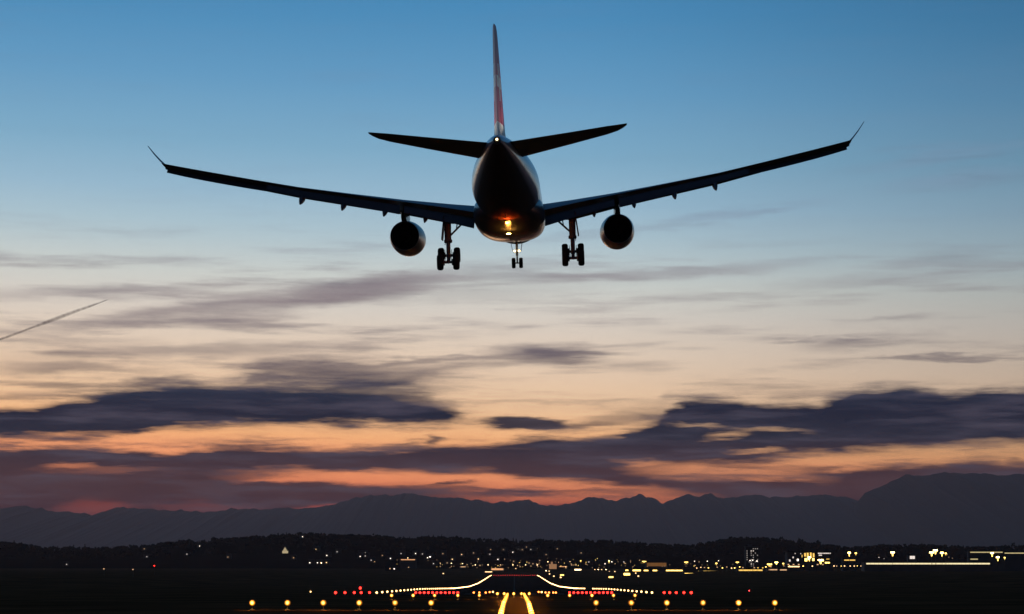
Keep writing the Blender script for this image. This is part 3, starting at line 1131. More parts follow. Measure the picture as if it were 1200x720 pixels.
for s_, z_ in ((45.5, -2.66), (31.0, -3.66), (14.0, -2.84)):
    MB().loft([[L3(-0.03, s_, z_ + 0.1), L3(0.03, s_, z_ + 0.1), L3(0.03, s_ + 0.4, z_ + 0.1), L3(-0.03, s_ + 0.4, z_ + 0.1)], [L3(-0.02, s_ + 0.2, z_ - 0.32), L3(0.02, s_ + 0.2, z_ - 0.32), L3(0.02, s_ + 0.42, z_ - 0.32), L3(-0.02, s_ + 0.42, z_ - 0.32)]]).build("antenna", dark_m, plane)
# lamps on the airframe
MB().ball(L3(0, 63.60, 1.62), 0.085, 12, 8).build("tail_light", tail_l, plane, 60)
MB().ball(L3(0, 42.2, -3.12), 0.11, 12, 8, (1, 1.3, 0.8)).build("beacon", beac_l, plane, 60)

for sx in (-1, 1):
    fx = MB().box(L3(sx * 3.2, 57.4, 2.02), (0.22, 0.3, 0.14)).build("logo_light", dark_m, plane)
    ld = bpy.data.lights.new("logo_lamp", 'SPOT')
    ld.energy = 260
    ld.color = (1.0, 0.86, 0.68)
    ld.spot_size = R(75)
    ld.spot_blend = 0.8
    ld.shadow_soft_size = 0.1
    lo = bpy.data.objects.new("logo_lamp", ld)
    COL.objects.link(lo)
    lo.parent = fx
    p0, p1 = Vector(L3(sx * 3.2, 57.4, 2.25)), Vector(L3(0, 58.6, 5.0))
    lo.matrix_local = Matrix.Translation(p0) @ (p1 - p0).to_track_quat('-Z', 'Y').to_matrix().to_4x4()
MB().ball(L3(0, 37.4, -3.72), 0.07, 12, 8, (2.6, 1.3, 0.6)).build("belly_fill_light", belly_fill_l, plane, 60)  # added emitter in place of the gold reflections on the belly

# ------------------------------------------------------------------ airfield lights
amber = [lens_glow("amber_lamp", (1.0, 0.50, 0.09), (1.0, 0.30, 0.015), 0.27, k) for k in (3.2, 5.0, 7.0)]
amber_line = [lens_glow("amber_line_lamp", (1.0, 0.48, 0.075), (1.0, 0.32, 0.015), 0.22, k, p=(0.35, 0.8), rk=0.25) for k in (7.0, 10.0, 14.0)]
amber2 = glow("amber_lamp_far", (1.0, 0.5, 0.12), 9)
edge_w = glow("edge_lamp", (1.0, 0.56, 0.20), 6)
edge_far = glow("edge_lamp_far", (1.0, 0.56, 0.20), 10)
red_l = glow("red_lamp", (1.0, 0.018, 0.012), 9)
redor = glow("orange_red_lamp", (1.0, 0.22, 0.04), 7)
red_far = glow("red_lamp_far", (1.0, 0.045, 0.05), 6)
post_m = mat("lamp_post_paint", (0.32, 0.16, 0.03), 0.6)
case_m = mat("lamp_case", (0.10, 0.10, 0.10), 0.5)


def lamp_proto(name, glow_m, r, parts=True):
    """airfield lamp: a can on a thin stem, its lens turned to the aircraft coming in"""
    can = MB()
    can.tube((0, 0, 0), (0, 0, LAMP_H - 0.12), 0.035, 0.03, 8)
    can.box((0, 0, 0.02), (0.3, 0.3, 0.04))
    can.lathe((0, 0.10, LAMP_H), (0, -1, 0.08), [(-0.06, r * 0.5), (0.02, r * 0.95), (0.12, r * 1.06)], 14)
    lens = MB().lathe((0, -0.02, LAMP_H + 0.01), (0, -1, 0.08), [(0, r), (r * 0.35, r * 0.92), (r * 0.7, r * 0.62), (r * 0.86, r * 0.2)], 14)
    if parts:
        root = can.build(name, case_m, None, 40)
        lens.build("lens", glow_m, root, 60)
        return root
    can.cur = 1
    can.add(lens.v, lens.f)
    return can.build(name, [case_m, glow_m], None, 40)


ORD = ["first", "second", "third", "fourth", "fifth", "sixth", "seventh", "eighth", "ninth", "tenth", "eleventh", "twelfth"]
protos = {}


def place_lamp(name, glow_m, r, x, d, label, cat, group, parts=True, dz_=0.0, scale=1.0):
    key = (name, glow_m.name, r)
    if key not in protos:
        protos[key] = lamp_proto(name, glow_m, r, parts)
        o = protos[key]
    else:
        o = copy_tree(protos[key])
    o.location = (x, d, ground_z(x, d) + dz_)
    tag(o, label, cat, group)
    return o


def gx_(u, d):
    return (u - 600) / F * d


# near crossbar: six on either side
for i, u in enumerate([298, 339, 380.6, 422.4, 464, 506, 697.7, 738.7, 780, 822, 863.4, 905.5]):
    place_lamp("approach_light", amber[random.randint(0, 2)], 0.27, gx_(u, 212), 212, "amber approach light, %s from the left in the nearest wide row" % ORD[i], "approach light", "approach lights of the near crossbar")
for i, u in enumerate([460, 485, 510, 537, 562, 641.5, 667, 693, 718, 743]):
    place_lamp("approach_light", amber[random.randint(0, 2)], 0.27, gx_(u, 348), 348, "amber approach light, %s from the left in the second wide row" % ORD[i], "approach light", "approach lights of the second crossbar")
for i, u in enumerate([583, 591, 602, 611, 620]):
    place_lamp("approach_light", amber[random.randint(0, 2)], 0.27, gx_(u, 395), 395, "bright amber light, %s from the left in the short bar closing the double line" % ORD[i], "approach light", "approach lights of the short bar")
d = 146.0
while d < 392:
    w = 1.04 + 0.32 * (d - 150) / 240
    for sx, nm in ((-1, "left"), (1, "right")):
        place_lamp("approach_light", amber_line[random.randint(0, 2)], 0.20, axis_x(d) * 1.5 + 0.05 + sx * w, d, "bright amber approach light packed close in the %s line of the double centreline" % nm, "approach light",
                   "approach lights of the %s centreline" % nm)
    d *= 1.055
# added down-facing spots: an orange glow on the ground round the lamp stems
ground_spot = bpy.data.lights.new("added_ground_spot", 'SPOT')
ground_spot.energy = 420
ground_spot.color = (1.0, 0.42, 0.07)
ground_spot.spot_size = R(168)
ground_spot.spot_blend = 0.6
ground_spot.shadow_soft_size = 0.15
ground_spot2 = ground_spot.copy()
ground_spot2.energy = 160
for i, o in enumerate([o for o in COL.objects if o.name.startswith("approach_light")]):
    if o.location.y < 300 and abs(o.location.x) < 5 and (i // 2) % 2:
        continue
    q = bpy.data.objects.new("added_ground_spot", ground_spot if abs(o.location.x) < 5 else ground_spot2)
    COL.objects.link(q)
    q.parent = o
    q.location = (0, -0.45, 0.85)
# runway edge lights
for sx, nm in ((-1, "left"), (1, "right")):
    d = 516.0
    while d < 3117:
        x = axis_x(d) + sx * 30
        if not (sx == 1 and abs(600 + F * x / d - 689) < 3.6):
            r = 0.22 if d < 900 else (0.25 if d < 1700 else 0.28)
            place_lamp("runway_edge_light", edge_w if d < 1100 else edge_far, r, x, d, "small white runway edge light in the long %s edge row" % nm, "runway light", "runway edge lights of the %s row" % nm, parts=False)
        d += 21.5
# red end lights across the far end
for i in range(19):
    x = axis_x(3117) - 27 + 54 * i / 18
    place_lamp("runway_end_light", red_far, 0.22, x, 3119, "tiny red light in the row across the far runway end", "runway light", "red lights across the far runway end", parts=False)
# red side rows before the threshold, and the reds on the flanks
for i in range(11):
    for sx, nm in ((-1, "left"), (1, "right")):
        u = 602 + sx * (65 + i * 4.9)
        place_lamp("side_row_light", red_l, 0.22, gx_(u, 470 + (i % 2) * 6), 470 + (i % 2) * 6, "small red light in the %s red bar short of the runway" % nm, "runway light", "red side lights of the %s bar" % nm, parts=False)
for i, (u, dd, gm) in enumerate([(555.5, 500, redor), (562, 503, redor), (569.4, 503, redor), (574, 540, redor), (577.8, 548, amber2), (631, 548, redor), (634.5, 540, amber2), (639, 520, redor), (643, 503, redor), (648, 503, redor), (651, 500, redor)]):
    place_lamp("side_row_light", gm, 0.19, gx_(u, dd), dd, "small orange light beside the end of the bright double line", "runway light", "orange lights beside the double line", parts=False)
for i, (u, dd, dz_) in enumerate([(394.7, 440, 0.0), (405.7, 480, 0), (416.5, 480, 0), (423.5, 470, 0.9), (424.5, 480, 0), (434.3, 490, 0), (777, 480, 0), (783.5, 480, 0), (791, 482, 0), (800, 484, 0), (808.5, 430, 0)]):
    place_lamp("wing_bar_light", red_l, 0.24, gx_(u, dd), dd, "red light in the outer red bar at the %s end of the edge row" % ("left" if u < 600 else "right"), "runway light", "outer red lights on the %s" % ("left" if u < 600 else "right"), parts=False, dz_=dz_)
for u, dd, lab in [(365.7, 560, "lone pinkish light left of the outer red bar"), (442.2, 500, "white light between the red bar and the left edge row"), (876, 620, "faint lone white light on the dark field at the right")]:
    place_lamp("field_light", edge_w if u != 876 else red_far, 0.16, gx_(u, dd), dd, lab, "field light", None, parts=False)

# ------------------------------------------------------------------ the town on the slope and the airport at its foot
wall_m = mat("house_wall", (0.07, 0.06, 0.055), 0.9)
roof_m = mat("house_roof", (0.03, 0.022, 0.018), 0.95)
conc_m = mat("concrete", (0.16, 0.16, 0.16), 0.9, var=(0.1, 0.8, 1.15))
pole_m = mat("galvanised_pole", (0.12, 0.12, 0.12), 0.5, 0.4)
WARM = {1: glow("window_dim", (1.0, 0.58, 0.30), 0.9), 2: glow("window_warm", (1.0, 0.60, 0.27), 2.8), 3: glow("window_bright", (1.0, 0.66, 0.32), 9)}
COOL = {0: glow("cool_faint", (1.0, 0.88, 0.80), 0.35), 1: glow("cool_dim", (1.0, 0.86, 0.76), 1.0), 2: glow("cool_warm", (1.0, 0.84, 0.68), 3.2), 3: glow("cool_bright", (1.0, 0.86, 0.68), 10)}
YEL = {1: glow("sodium_dim", (1.0, 0.60, 0.13), 1.3), 2: glow("sodium", (1.0, 0.63, 0.14), 4.5), 3: glow("sodium_bright", (1.0, 0.68, 0.19), 16)}
orange_strip = glow("orange_strip", (1.0, 0.48, 0.22), 1.0)
white_band = glow("hall_band_light", (1.0, 0.84, 0.48), 1.15)
olive_band = glow("hall_yellow_light", (1.0, 0.80, 0.38), 0.6)


def house_mesh(wm, seed):
    rnd = random.Random(seed)
    w, dp, h, rh = rnd.uniform(9, 14), rnd.uniform(8, 11), rnd.uniform(5, 7.5), rnd.uniform(2.5, 4)
    root = empty("house")
    MB().box((0, 0, h / 2 - 1), (w, dp, h + 2)).build("wall", wall_m, root)
    ov = 0.5
    rb = MB()
    rb.add([(-w / 2 - ov, -dp / 2 - ov, h), (w / 2 + ov, -dp / 2 - ov, h), (w / 2 + ov, dp / 2 + ov, h), (-w / 2 - ov, dp / 2 + ov, h), (-w / 2 - ov, 0, h + rh), (w / 2 + ov, 0, h + rh)],
           [(0, 1, 5, 4), (2, 3, 4, 5), (0, 4, 3), (1, 2, 5), (3, 2, 1, 0)])
    rf = rb.build("roof", roof_m, root)
    MB().box((w * 0.22, dp * 0.1, h + rh), (0.8, 0.8, 1.8)).build("chimney", wall_m, rf)
    fr = MB().box((rnd.uniform(-.25, .25) * w, -dp / 2 - 0.04, h * 0.55), (1.9, 0.06, 1.7))
    fo = fr.build("window", pole_m, root)
    c = fr.v[0]
    MB().box((c[0] + 0.95, -dp / 2 - 0.09, h * 0.55), (1.7, 0.05, 1.5)).build("pane", wm, fo)
    win = (c[0] + 0.95, -dp / 2, h * 0.55)
    return root, win


HP = {}


def house(u, v, lv, tone="w", group="lit houses scattered on the wooded hillside", label="small dark house with one lit window on the wooded hillside"):
    key = (lv, tone, random.randint(0, 2))
    wm = (COOL if tone == "c" else WARM)[lv]
    if key not in HP:
        HP[key] = house_mesh(wm, hash(key) % 97 if False else (lv * 7 + key[2] * 3 + (50 if tone == "c" else 0)))
        o, win = HP[key]
    else:
        o, win = copy_tree(HP[key][0]), HP[key][1]
    # the window, not the base, is what shows at (u, v)
    x, d, z = land_at(u, v + 1.6, 3600)
    o.location = (x - win[0], d - win[1], z + 0.3)
    tag(o, label, "house", group)
    return o


LP = {}


def street_lamp(u, v, lv, fam, h=6.0, r=0.55, label=None, group=None, cat="street lamp", name="street_lamp", dmin=1500):
    fm_ = {"w": WARM, "c": COOL, "y": YEL}[fam][lv] if isinstance(lv, int) else lv
    key = (name, fm_.name, h, r)
    if key not in LP:
        b = MB()
        b.tube((0, 0, -1.0), (0, 0, h), 0.11, 0.07, 6)
        b.tube((0, 0, h), (0, -1.2, h + 0.35), 0.06, 0.05, 6)
        b.box((0, -1.45, h + 0.40), (r * 0.8, r * 1.2, 0.16))
        b.cur = 1
        b.ball((0, -1.5, h + 0.30 - r * 0.35), r, 8, 5, (1, 1, 0.75))
        LP[key] = b.build(name, [pole_m, fm_], None, 50)
        o = LP[key]
    else:
        o = copy_tree(LP[key])
    x, d, z = land_at(u, v + h * F / 3800.0, dmin)
    o.location = (x, d, z)
    tag(o, label, cat, group)
    return o


HG = "lit houses scattered on the wooded hillside"
for u, v, lv, tn in [(78, 662, 1, 'c'), (169, 644, 1, 'w'), (172, 653, 1, 'c'), (219, 650, 1, 'c'), (267, 654, 1, 'w'), (370, 645, 2, 'w'), (383, 652, 2, 'c'), (363, 660.5, 2, 'c'), (372, 660.5, 2, 'c'),
                     (376.5, 660.5, 3, 'w'), (382.5, 660.5, 2, 'w'), (422, 649.5, 3, 'c'), (428, 649, 2, 'c'), (422, 653.5, 2, 'c'), (428, 653, 1, 'c'), (457.5, 655.5, 2, 'c'), (487, 650, 2, 'c'), (504, 653, 3, 'c'), (501, 655, 2, 'c'), (462, 668, 2, 'c'), (457, 668, 1, 'w'),
                     (508, 662, 1, 'c'), (524, 661, 1, 'w'), (530, 656.5, 2, 'w'), (541, 651, 2, 'w'), (560.5, 656.5, 2, 'w'), (574, 650, 1, 'c'), (583.5, 656.5, 2, 'c'), (562.5, 664, 1, 'w'), (601, 648, 2, 'c'), (602, 659, 1, 'w'), (620, 661, 1, 'w'), (624.5, 662, 1, 'w'),
                     (632.5, 658, 1, 'w'), (612, 645, 1, 'w'), (630, 644, 1, 'w'), (622, 645, 1, 'c'), (608, 644, 1, 'c'), (653, 644, 1, 'w'), (617, 642, 1, 'w'), (668, 660, 2, 'w'), (670, 663.5, 1, 'w'), (690, 660, 1, 'c'), (731, 659.5, 1, 'c'), (705, 662, 2, 'w'), (709, 662.3, 2, 'c'),
                     (717, 659.5, 2, 'c'), (435, 658, 1, 'c'), (470, 650, 1, 'c'), (495, 650, 1, 'c'), (448, 652, 1, 'w'), (555, 649, 1, 'w'), (590, 645, 1, 'w'), (640, 651, 1, 'w'), (681, 649, 1, 'w'), (519, 650, 1, 'w'), (575, 645, 1, 'w'), (344, 655, 1, 'w'), (395, 648, 1, 'c')]:
    house(u, v, lv, tn)
house(234, 641, 2, 'c', None, "lone pale-lit house high on the dark hill left of the town")
house(354.5, 630, 2, 'c', None, "single lit house standing highest, just under the hill crest")
SG = "warm street lamps along the foot of the town"
SL = "warm street lamp in the loose string along the foot of the town"
for u, v, lv in [(516, 660, 2), (516, 664, 1), (529, 660, 3), (529, 664, 1), (542, 660.5, 3), (557, 662, 3), (572, 662, 3), (586.5, 662, 2), (601, 662, 3), (604.5, 667, 2), (616, 662, 3), (629.5, 662, 3), (642, 658.3, 3), (675, 662, 2), (663, 664.3, 2), (697, 668.5, 2), (701, 668.5, 3), (705, 668.5, 2), (710, 668.5, 3),
                 (649, 679.5, 2), (657, 682, 2), (720.5, 671.8, 2), (714, 671.5, 1), (745, 674.5, 2), (748, 679.5, 2), (640, 670, 3), (643.5, 670.5, 2), (644, 675.5, 2), (680, 669, 2), (519.5, 674.8, 2)]:
    street_lamp(u, v, lv, "w", 6.0, 0.7, SL, SG)
rl = random.Random(11)
for k in range(120):
    u = rl.choice([rl.gauss(600, 70), rl.uniform(440, 860), rl.gauss(720, 70), rl.gauss(690, 60)])
    street_lamp(u, rl.triangular(652, 669, 663), 1 if rl.random() < 0.75 else 2, rl.choice("wwy"), 6.0, 0.5, "faint orange street lamp among the houses of the town", "faint street lamps among the houses", dmin=3650)
for u, v, lab in [(122, 672, "faint lone lamp on the dark field at the far left"), (156, 672.5, "faint lamp right of another on the dark field at the left")]:
    street_lamp(u, v, 1, "w", 5.0, 0.5, lab, None)
for u, v, lab in [(624, 657.7, "red warning lamp among the street lamps of the town, the brighter of a close pair"), (628, 657.5, "dimmer red warning lamp close beside a brighter red one in the town"), (181, 668.5, "lone red warning lamp on the dark field far left")]:
    street_lamp(u, v, red_l if u == 181 else red_far, "w", 7.0, 0.5, lab, None, "warning lamp", "warning_lamp")


# low lit buildings: wall box, flat roof, a glowing strip of windows facing the field
def low_building(u0, u1, v, lv_mat, d, label, group=None, hgt=5.5, strip=1.3, cat="building", name="airport_building", turn=0.0, dep=14.0, slots=0):
    w = (u1 - u0) / F * d
    x = ((u0 + u1) / 2 - 600) / F * d
    zs = CAMZ + (HOR - v) * d / F                 # height of the lit strip
    zg = land_z(x, d)
    hgt = max(hgt, zs - zg + strip / 2 + 0.7)
    o = empty(name, (x, d, zg), turn)
    MB().box((0, dep / 2, hgt / 2 - 2), (w + 4, dep, hgt + 4)).build("wall", conc_m, o)
    MB().box((0, dep / 2 - 0.6, hgt + 0.25), (w + 5.4, dep + 2.4, 0.5)).build("roof", roof_m, o)
    b = MB()
    n = slots or max(1, int(w / 6))
    for i in range(n):
        if n > 6 and not slots and random.random() < 0.28:
            continue
        b.box((-w / 2 + (i + 0.5) * w / n, -0.06, zs - zg), (w / n - 0.22, 0.08, strip))
    b.build("window_strip", lv_mat, o)
    tag(o, label, cat, group)
    return o


low_building(470.5, 487, 656.2, orange_strip, 4150, "low building with a dull orange glowing front on the left of the town", strip=1.4)
street_lamp(478, 653.8, 3, "w", 6, 0.6, "bright lamp standing over the low orange-lit building", None)
low_building(576, 590, 667.3, orange_strip, 3650, "low orange-lit shed right above the far left corner of the runway", strip=2.6)
low_building(568.5, 577, 670.3, WARM[2], 3400, "small bright-lit hut at the far left end of the runway", strip=1.0, hgt=3.5, dep=6)
low_building(540, 546, 664.5, WARM[1], 4000, "short dim-lit shed left of the orange-lit shed", strip=1.2, dep=8)
low_building(673, 680.5, 667.8, WARM[3], 3600, "small very bright hut at the right of the runway end", strip=1.6, dep=8)
low_building(656, 660.5, 674.0, YEL[2], 2950, "small yellow-lit hut close right of the runway end", strip=1.2, hgt=3, dep=5)
low_building(655, 664, 664.2, orange_strip, 4000, "dull-lit low shed behind the floodlit chapel", strip=1.0, dep=8)
low_building(712.5, 718, 676.4, YEL[2], 2500, "small yellow-lit box hut low on the field right of the runway", strip=1.4, hgt=3, dep=5)
low_building(730, 737.5, 673.0, YEL[2], 2600, "squat yellow-lit hut below the long yellow shed row", strip=2.4, hgt=3.5, dep=6)
low_building(732, 735.5, 668.5, YEL[2], 3300, "short first shed of the long yellow-lit row", strip=1.4)
low_building(740.5, 750, 668.6, YEL[2], 3300, "middle-length second shed of the long yellow-lit row", strip=1.9)
low_building(753.5, 800, 668.7, YEL[2], 3300, "longest shed of the yellow-lit row, ending under the floodlight mast", strip=1.5)
low_building(801, 815, 673.0, YEL[2], 2900, "bright yellow-lit hut right of the long shed row, below the mast", strip=2.6, hgt=4, dep=8)
low_building(802, 838, 669.6, YEL[1], 3300, "dim yellow shed between the long shed row and the tower block", strip=1.4)
low_building(864, 892, 668.4, YEL[1], 3000, "low yellow shed right at the foot of the tower block", strip=1.7)
low_building(757, 780, 661.8, glow("orange_haze_hall", (1.0, 0.42, 0.12), 0.16), 4050, "wide hall with a dull orange glowing wall behind the yellow sheds", strip=6.0, hgt=10, slots=5)
# lit chapel with a small spire
ch = empty("chapel", (*land_at(648, 667)[:2], land_at(648, 667)[2]))
flood = glow("floodlit_facade", (1.0, 0.50, 0.24), 0.30)  # walls emit by themselves: floodlighting put into the material
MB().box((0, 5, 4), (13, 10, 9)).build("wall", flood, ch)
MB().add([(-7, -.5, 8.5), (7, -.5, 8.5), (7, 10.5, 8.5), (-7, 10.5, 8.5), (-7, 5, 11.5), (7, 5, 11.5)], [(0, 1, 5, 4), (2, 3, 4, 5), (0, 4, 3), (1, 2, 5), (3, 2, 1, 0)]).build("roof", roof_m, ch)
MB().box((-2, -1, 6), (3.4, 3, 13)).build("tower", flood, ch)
MB().add([(-3.9, -2.7, 12.5), (-.1, -2.7, 12.5), (-.1, .7, 12.5), (-3.9, .7, 12.5), (-2, -1, 16)], [(0, 1, 4), (1, 2, 4), (2, 3, 4), (3, 0, 4), (3, 2, 1, 0)]).build("spire", roof_m, ch)
tag(ch, "small chapel with an orange floodlit wall and spire right of the runway's far end", "chapel")
# floodlit house with a steep gable on the left hill
gh = empty("gabled_house", land_at(334, 648.8))
gl = glow("floodlit_gable", (1.0, 0.80, 0.45), 0.45)  # front glows by itself, its floodlight put into the emission
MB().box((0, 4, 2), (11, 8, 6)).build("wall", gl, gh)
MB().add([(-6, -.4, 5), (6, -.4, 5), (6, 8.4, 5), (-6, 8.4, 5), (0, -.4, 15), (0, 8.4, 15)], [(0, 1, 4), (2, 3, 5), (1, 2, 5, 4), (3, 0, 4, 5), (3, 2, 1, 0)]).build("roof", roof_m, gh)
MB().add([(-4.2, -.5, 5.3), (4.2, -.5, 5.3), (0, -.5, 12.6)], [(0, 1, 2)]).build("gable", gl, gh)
tag(gh, "steep gabled house with a dim yellow floodlit front on the left hill", "house")

# the airport on the right -----------------------------------------------------
low_building(1012.5, 1157, 660.8, white_band, 2700, "very long low hall with one unbroken pale band of light", strip=1.6, hgt=6, turn=R(0.5), slots=30, cat="hall", name="pier_hall", dep=24)


def terminal():
    d = 2850.0
    u0, u1 = 921.0, 973.5
    k = d / F
    x0 = (u0 - 600) * k
    w = (u1 - u0) * k
    zg = land_z(x0 + w / 2, d)
    zt = CAMZ + (HOR - 646.5) * k
    o = empty("terminal_building", (x0 + w / 2, d, zg))
    h = zt - zg
    MB().box((0, 12, h / 2 - 1.5), (w, 24, h + 1)).build("wall", conc_m, o)
    MB().box((0, 11, h - 0.45), (w + 4, 28, 0.9)).build("roof", roof_m, o)

    def pix(u, v, wu, hv):
        return ((u - 600) * k - (x0 + w / 2), -0.08, CAMZ + (HOR - v) * k - zg), (wu * k, 0.1, hv * k)
    fr = MB()
    for u in (931, 940, 947, 954.5, 962, 970):
        c, s = pix(u, 655, 0.35, 16)
        fr.box((c[0], -0.25, h / 2 - 1), (s[0], 0.4, h - 1.2))
    fr.build("mullion", dark_m, o)
    rnd = random.Random(5)
    for u, v, wu, hv, m_ in [(964, 648.8, 15, 1.1, COOL[1]), (959.3, 651, 4, 1.2, COOL[1]), (933, 656.5, 2.2, 2.4, COOL[2]), (927.6, 653.6, 1.6, 1.8, COOL[1]), (923.6, 657.2, 2, 2.4, COOL[1]), (941.5, 650.5, 2.2, 4, YEL[1]), (944.6, 651, 2.4, 5.5, YEL[1]), (948, 650.5, 2.6, 5, YEL[1]), (951.5, 651, 2.2, 4.5, YEL[1]),
                             (942.5, 656.3, 3.2, 3.5, YEL[2]), (946, 654.8, 2.4, 3, YEL[3]), (951, 656, 2.6, 3.2, YEL[2]), (938, 652, 1, 3, YEL[1]), (936.5, 649.2, 1, 1, COOL[1]), (930, 649, 1, 1.2, COOL[1]), (967.5, 659.7, 6, 1.5, YEL[2]), (961, 657.4, 4.6, 1.7, YEL[2]), (968, 655.5, 4, .7, YEL[1])]:
        c, s = pix(u, v, wu, hv)
        wb_ = MB()
        nn = max(1, int(s[0] / 2.2))
        for i in range(nn):
            wb_.box((c[0] - s[0] / 2 + (i + .5) * s[0] / nn, -0.1, c[2]), (s[0] / nn - 0.3, 0.1, s[2]))
        wb_.build("window", m_, o)
    for u in (922, 928, 934, 956, 962):
        c, s = pix(u, 661.8, 1.0, 1.0)
        fr2 = MB().box((c[0], -0.1, c[2]), (2.0, 0.1, 1.2))
        fr2.build("door", WARM[1], o)
    tag(o, "flat-roofed terminal with bright yellow glazing and a pale strip under its roof", "terminal")


terminal()
for a, b, v, m_, dd, lab in [(921.5, 935, 664.2, WARM[2], 2750, "low bright-fronted shed at the foot of the terminal's dark end"), (899, 912, 667.8, WARM[1], 2750, "dull-lit shed between the tower block and the terminal"), (912, 920, 668, WARM[1], 2740, "short dull-lit shed just left of the terminal"),
                             (987, 1000, 656.7, YEL[1], 2900, "small two-lamp hangar with a yellow front right of the terminal"), (1134, 1172, 647.6, olive_band, 2900, "far right hall with a yellow-green lit eave"), (1174, 1199, 648.6, olive_band, 2950, "last hall at the right edge with a faint lit eave"),
                             (1134, 1143, 655.6, olive_band, 2780, "tiny shed with a faint lit front under the far right hall"), (1063.5, 1069.5, 653.6, COOL[1], 2850, "small boxy cabin with a white lit front above the long hall")]:
    low_building(a, b, v, m_, dd, lab, strip=1.2 if m_ is not COOL[1] else 3.6, hgt=4, dep=10, slots=2 if m_ is COOL[1] else 0)


def tower_block():
    d, k = 3000.0, 3000.0 / F
    x = (880 - 600) * k
    zg = land_z(x, d)
    h = CAMZ + (HOR - 641.5) * k - zg
    o = empty("tower_block", (x, d, zg))
    MB().box((0, 8, h / 2 - 1), (16.5, 16, h + 2)).build("wall", mat("tower_wall", (0.05, 0.05, 0.055), 0.8), o)
    MB().box((0, 8, h + 0.4), (17.4, 17, 0.8)).build("parapet", conc_m, o)
    MB().box((-2, 8, h + 2), (5, 5, 2.6)).build("plant_room", conc_m, o)
    for sx in (-3.5, 4):
        MB().tube((sx, 8, h), (sx, 8, h + 5), 0.1, 0.05, 6).build("antenna", dark_m, o)
    rnd = random.Random(12)
    lit = {(2, 1): 2, (3, 1): 2, (0, 1): 1}
    for r_ in range(9):
        for c_ in range(6):
            q = rnd.random()
            lv = lit.get((c_, r_), 1 if q < 0.42 else 0)
            if (c_, r_) == (2, 7):
                lv = 2
            m_ = COOL[lv - 1] if lv else dark_m
            MB().box((-6.6 + c_ * 2.65, -0.05, h - 2.2 - r_ * 2.75), (1.15, 0.1, 1.2)).build("window", m_, o)
    tag(o, "dark square tower block with a grid of dimly lit windows", "tower block")


tower_block()

# tall masts with yellow floodlights
MP = {}


def mast(u, v, lab, n=4, h=17.0, lv=3, wide=3.0, d=2620.0):
    key = (n, h, lv, wide)
    if key not in MP:
        o = empty("floodlight_mast")
        MB().tube((0, 0, -2), (0, 0, h), 0.32, 0.16, 10).build("pole", pole_m, o, 50)
        MB().box((0, 0, h), (wide, 0.3, 0.25)).build("crossbar", pole_m, o)
        for tier in range(3 if lv == 3 else 2):  # lower tiers added to draw the streak of light down the pole
            nn = max(1, n - tier)
            wd = 1.15 * wide * (1, 0.4, 0.28)[tier]
            for i in range(nn):
                px = -wd / 2 + wd * (i + 0.5) / nn
                b = MB().box((px, -0.28, h + 0.15 - tier * 1.6), (wd / nn * 0.86, 0.4, 1.3), Matrix.Rotation(R(-20), 3, 'X'))
                b.build("floodlight", YEL[lv if tier == 0 else max(1, lv - 1)], o)
        MP[key] = o
    else:
        o = copy_tree(MP[key])
    k = d / F
    x = (u - 600) * k
    o.location = (x, d, CAMZ + (HOR - v) * k - h)
    zg = land_z(x, d)
    # stand the mast on the land: walk to the distance at which its head shows at this height
    best = min(range(1800, 4200, 15), key=lambda q: abs(CAMZ + (HOR - v) * q / F - h - land_z((u - 600) * q / F, q)))
    o.location = ((u - 600) * best / F, best, land_z((u - 600) * best / F, best))
    tag(o, lab, "floodlight mast")
    return o


for a in [(754, 658.3, "wide T-shaped yellow floodlight mast above the long yellow shed row", 5, 12.0, 2, 6.0), (803, 659.2, "yellow floodlight mast just right of the long yellow shed row", 4, 12.0, 2, 5.0), (838, 660.5, "short yellow mast alone left of the tower block", 3, 10.0, 2, 2.5),
          (862.5, 659.3, "double-headed yellow mast close left of the tower block", 4, 10.0, 2, 5.0), (900, 661.8, "stout bright mast first to the right of the tower block", 3, 9.0, 2, 4.5), (908, 659.4, "bright wide mast second to the right of the tower block", 4, 10.0, 3, 5.0),
          (916, 660.8, "small mast third to the right of the tower block", 2, 9.0, 2, 1.8), (946.5, 653.3, "tall bright mast in front of the terminal's yellow glazing", 3, 15.0, 3, 2.6), (959.5, 656.8, "shorter bright mast in front of the terminal's dark right half", 4, 12.0, 3, 4.6),
          (993, 648.3, "bright tall mast over the small two-lamp hangar", 3, 20.0, 3, 2.6), (1000.7, 648.8, "thinner second mast over the small two-lamp hangar", 2, 20.0, 2, 2.0), (1043.5, 648.0, "lone yellow mast above the left half of the long hall", 4, 20.0, 3, 3.6),
          (1089, 648.0, "leftmost mast of the bright cluster above the long hall", 4, 20.0, 3, 4.0), (1093.5, 645.5, "tallest mast of the bright cluster above the long hall", 4, 22.0, 3, 4.0), (1101, 648.3, "third mast of the bright cluster above the long hall", 3, 20.0, 3, 3.0), (1105.5, 649.0, "thin right-hand mast of the bright cluster above the long hall", 2, 20.0, 2, 2.0),
          (1159.5, 648.7, "bright mast in front of the far right hall", 4, 20.0, 3, 3.0), (1166, 653.5, "low broad mast lamp right of the bright mast by the far right hall", 3, 15.0, 3, 3.0), (1174, 654, "dim small mast at the end of the far right hall", 2, 15.0, 2, 1.5),
          (680, 656.0, "white-topped tall mast between the chapel and the yellow sheds", 2, 12.0, 2, 2.0), (713, 657.3, "slender bright mast left of the T-shaped mast", 2, 12.0, 3, 1.6)]:
    mast(*a)
AG = "dim apron lamps in front of the airport halls"
AL = "dim warm apron lamp in the row below the airport halls"
rnd = random.Random(3)
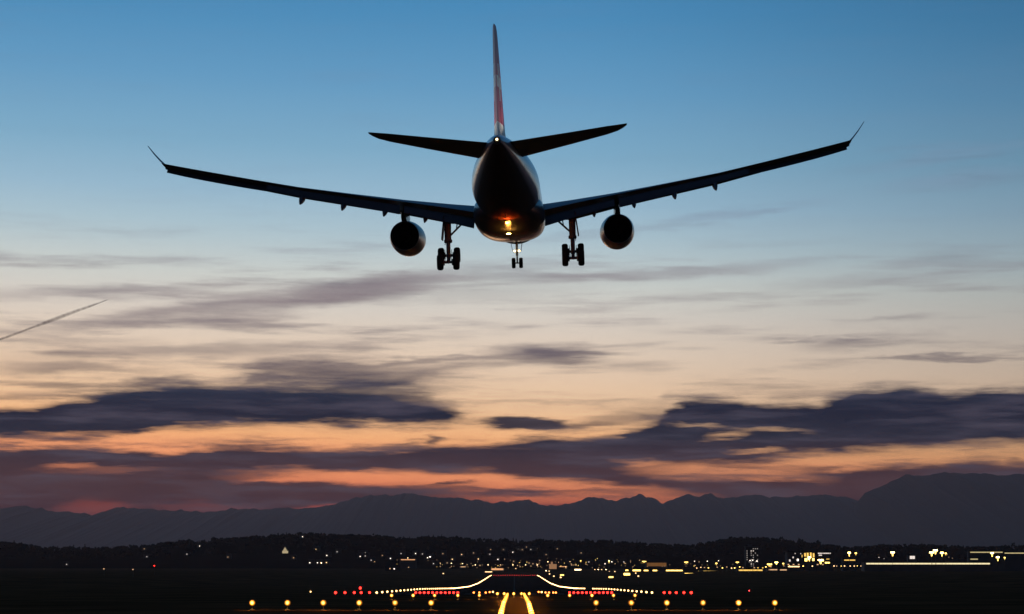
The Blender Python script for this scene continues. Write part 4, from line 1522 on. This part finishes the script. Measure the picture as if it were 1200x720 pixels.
for u in [817, 821, 826, 830, 841, 846, 852, 857, 861, 866, 871, 884, 888, 893, 897, 903, 919, 926, 930, 938, 941, 944, 951, 955, 964, 971, 977, 980, 985, 989, 996, 1001, 1004, 1008, 1014, 1019, 1023, 1030, 1036, 1043, 1052, 1063, 1075, 1083, 1090, 1097]:
    low = u < 912
    street_lamp(u + rnd.uniform(-1, 1), (667.3 if low else 665.0) + rnd.uniform(-1.3, 1.2) - (0.6 if u > 1040 else 0), (2 if rnd.random() < (0.55 if u < 1010 else 0.15) else 1), rnd.choice("yw"), 6.0, 0.75, AL, AG, dmin=1800)
for u, v in [(1030, 652.5), (1036, 654), (1112, 652), (1116, 653.5), (1110, 648.5), (1181, 648), (1188, 650), (1194, 648.5), (842, 661), (879, 664), (887, 666.5), (882, 663.3), (814, 660), (829, 662)]:
    street_lamp(u, v, 1 if u > 1030 else 2, "c" if u < 1040 or u > 1180 else "w", 14.0, 0.6, "pale lamp on a thin pole behind the airport halls", "pale lamps behind the airport halls", dmin=1800)

# condensation trail of another aircraft, high and far off at the left
def sky_pt(u, v, dist):
    r = ray(u, v)
    return Vector((0, 0, CAMZ)) + r * (dist / r.y)


cm = bpy.data.materials.new("contrail_vapour")
cm.use_nodes = True
t = cm.node_tree
b = t.nodes['Principled BSDF']
b.inputs['Base Color'].default_value = (0.24, 0.20, 0.22, 1)
b.inputs['Roughness'].default_value = 1
tr = t.nodes.new('ShaderNodeBsdfTransparent')
mx = t.nodes.new('ShaderNodeMixShader')
tcn = t.nodes.new('ShaderNodeTexCoord')
nz = t.nodes.new('ShaderNodeTexNoise')
nz.inputs['Scale'].default_value = 0.012
nz.inputs['Detail'].default_value = 5
t.links.new(tcn.outputs['Object'], nz.inputs['Vector'])
mr = t.nodes.new('ShaderNodeMapRange')
mr.inputs['From Min'].default_value = 0.3
mr.inputs['From Max'].default_value = 0.7
mr.inputs['To Min'].default_value = 0.05
mr.inputs['To Max'].default_value = 0.16
t.links.new(nz.outputs[0], mr.inputs[0])
t.links.new(mr.outputs[0], mx.inputs[0])
t.links.new(tr.outputs[0], mx.inputs[1])
t.links.new(b.outputs[0], mx.inputs[2])
t.links.new(mx.outputs[0], t.nodes['Material Output'].inputs[0])
CT = [(-30, 409, 1.3), (0, 398, 1.2), (18, 391.5, 1.3), (38, 384, 1.1), (50, 379.5, 1.6), (66, 373.5, 1.9), (90, 364.5, 1.5), (110, 357.5, 1.0), (126, 351.5, 0.35)]
CD = 24000.0
ctm = MB()
for fat in (1.25, 0.9, 0.6, 0.35):
  rings = []
  for i, (u, v, w) in enumerate(CT):
    c = sky_pt(u, v, CD - i * 500)
    r = w * CD / F * fat
    rings.append([c + Vector((0.35 * math.cos(6.2832 * k / 10) * -r * 0.4, math.sin(6.2832 * k / 10) * r, math.cos(6.2832 * k / 10) * r)) for k in range(10)])
  ctm.loft(rings)
tag(ctm.build("contrail", cm, None, 60), "thin dark slanting vapour trail in the sky at the far left", "vapour trail")
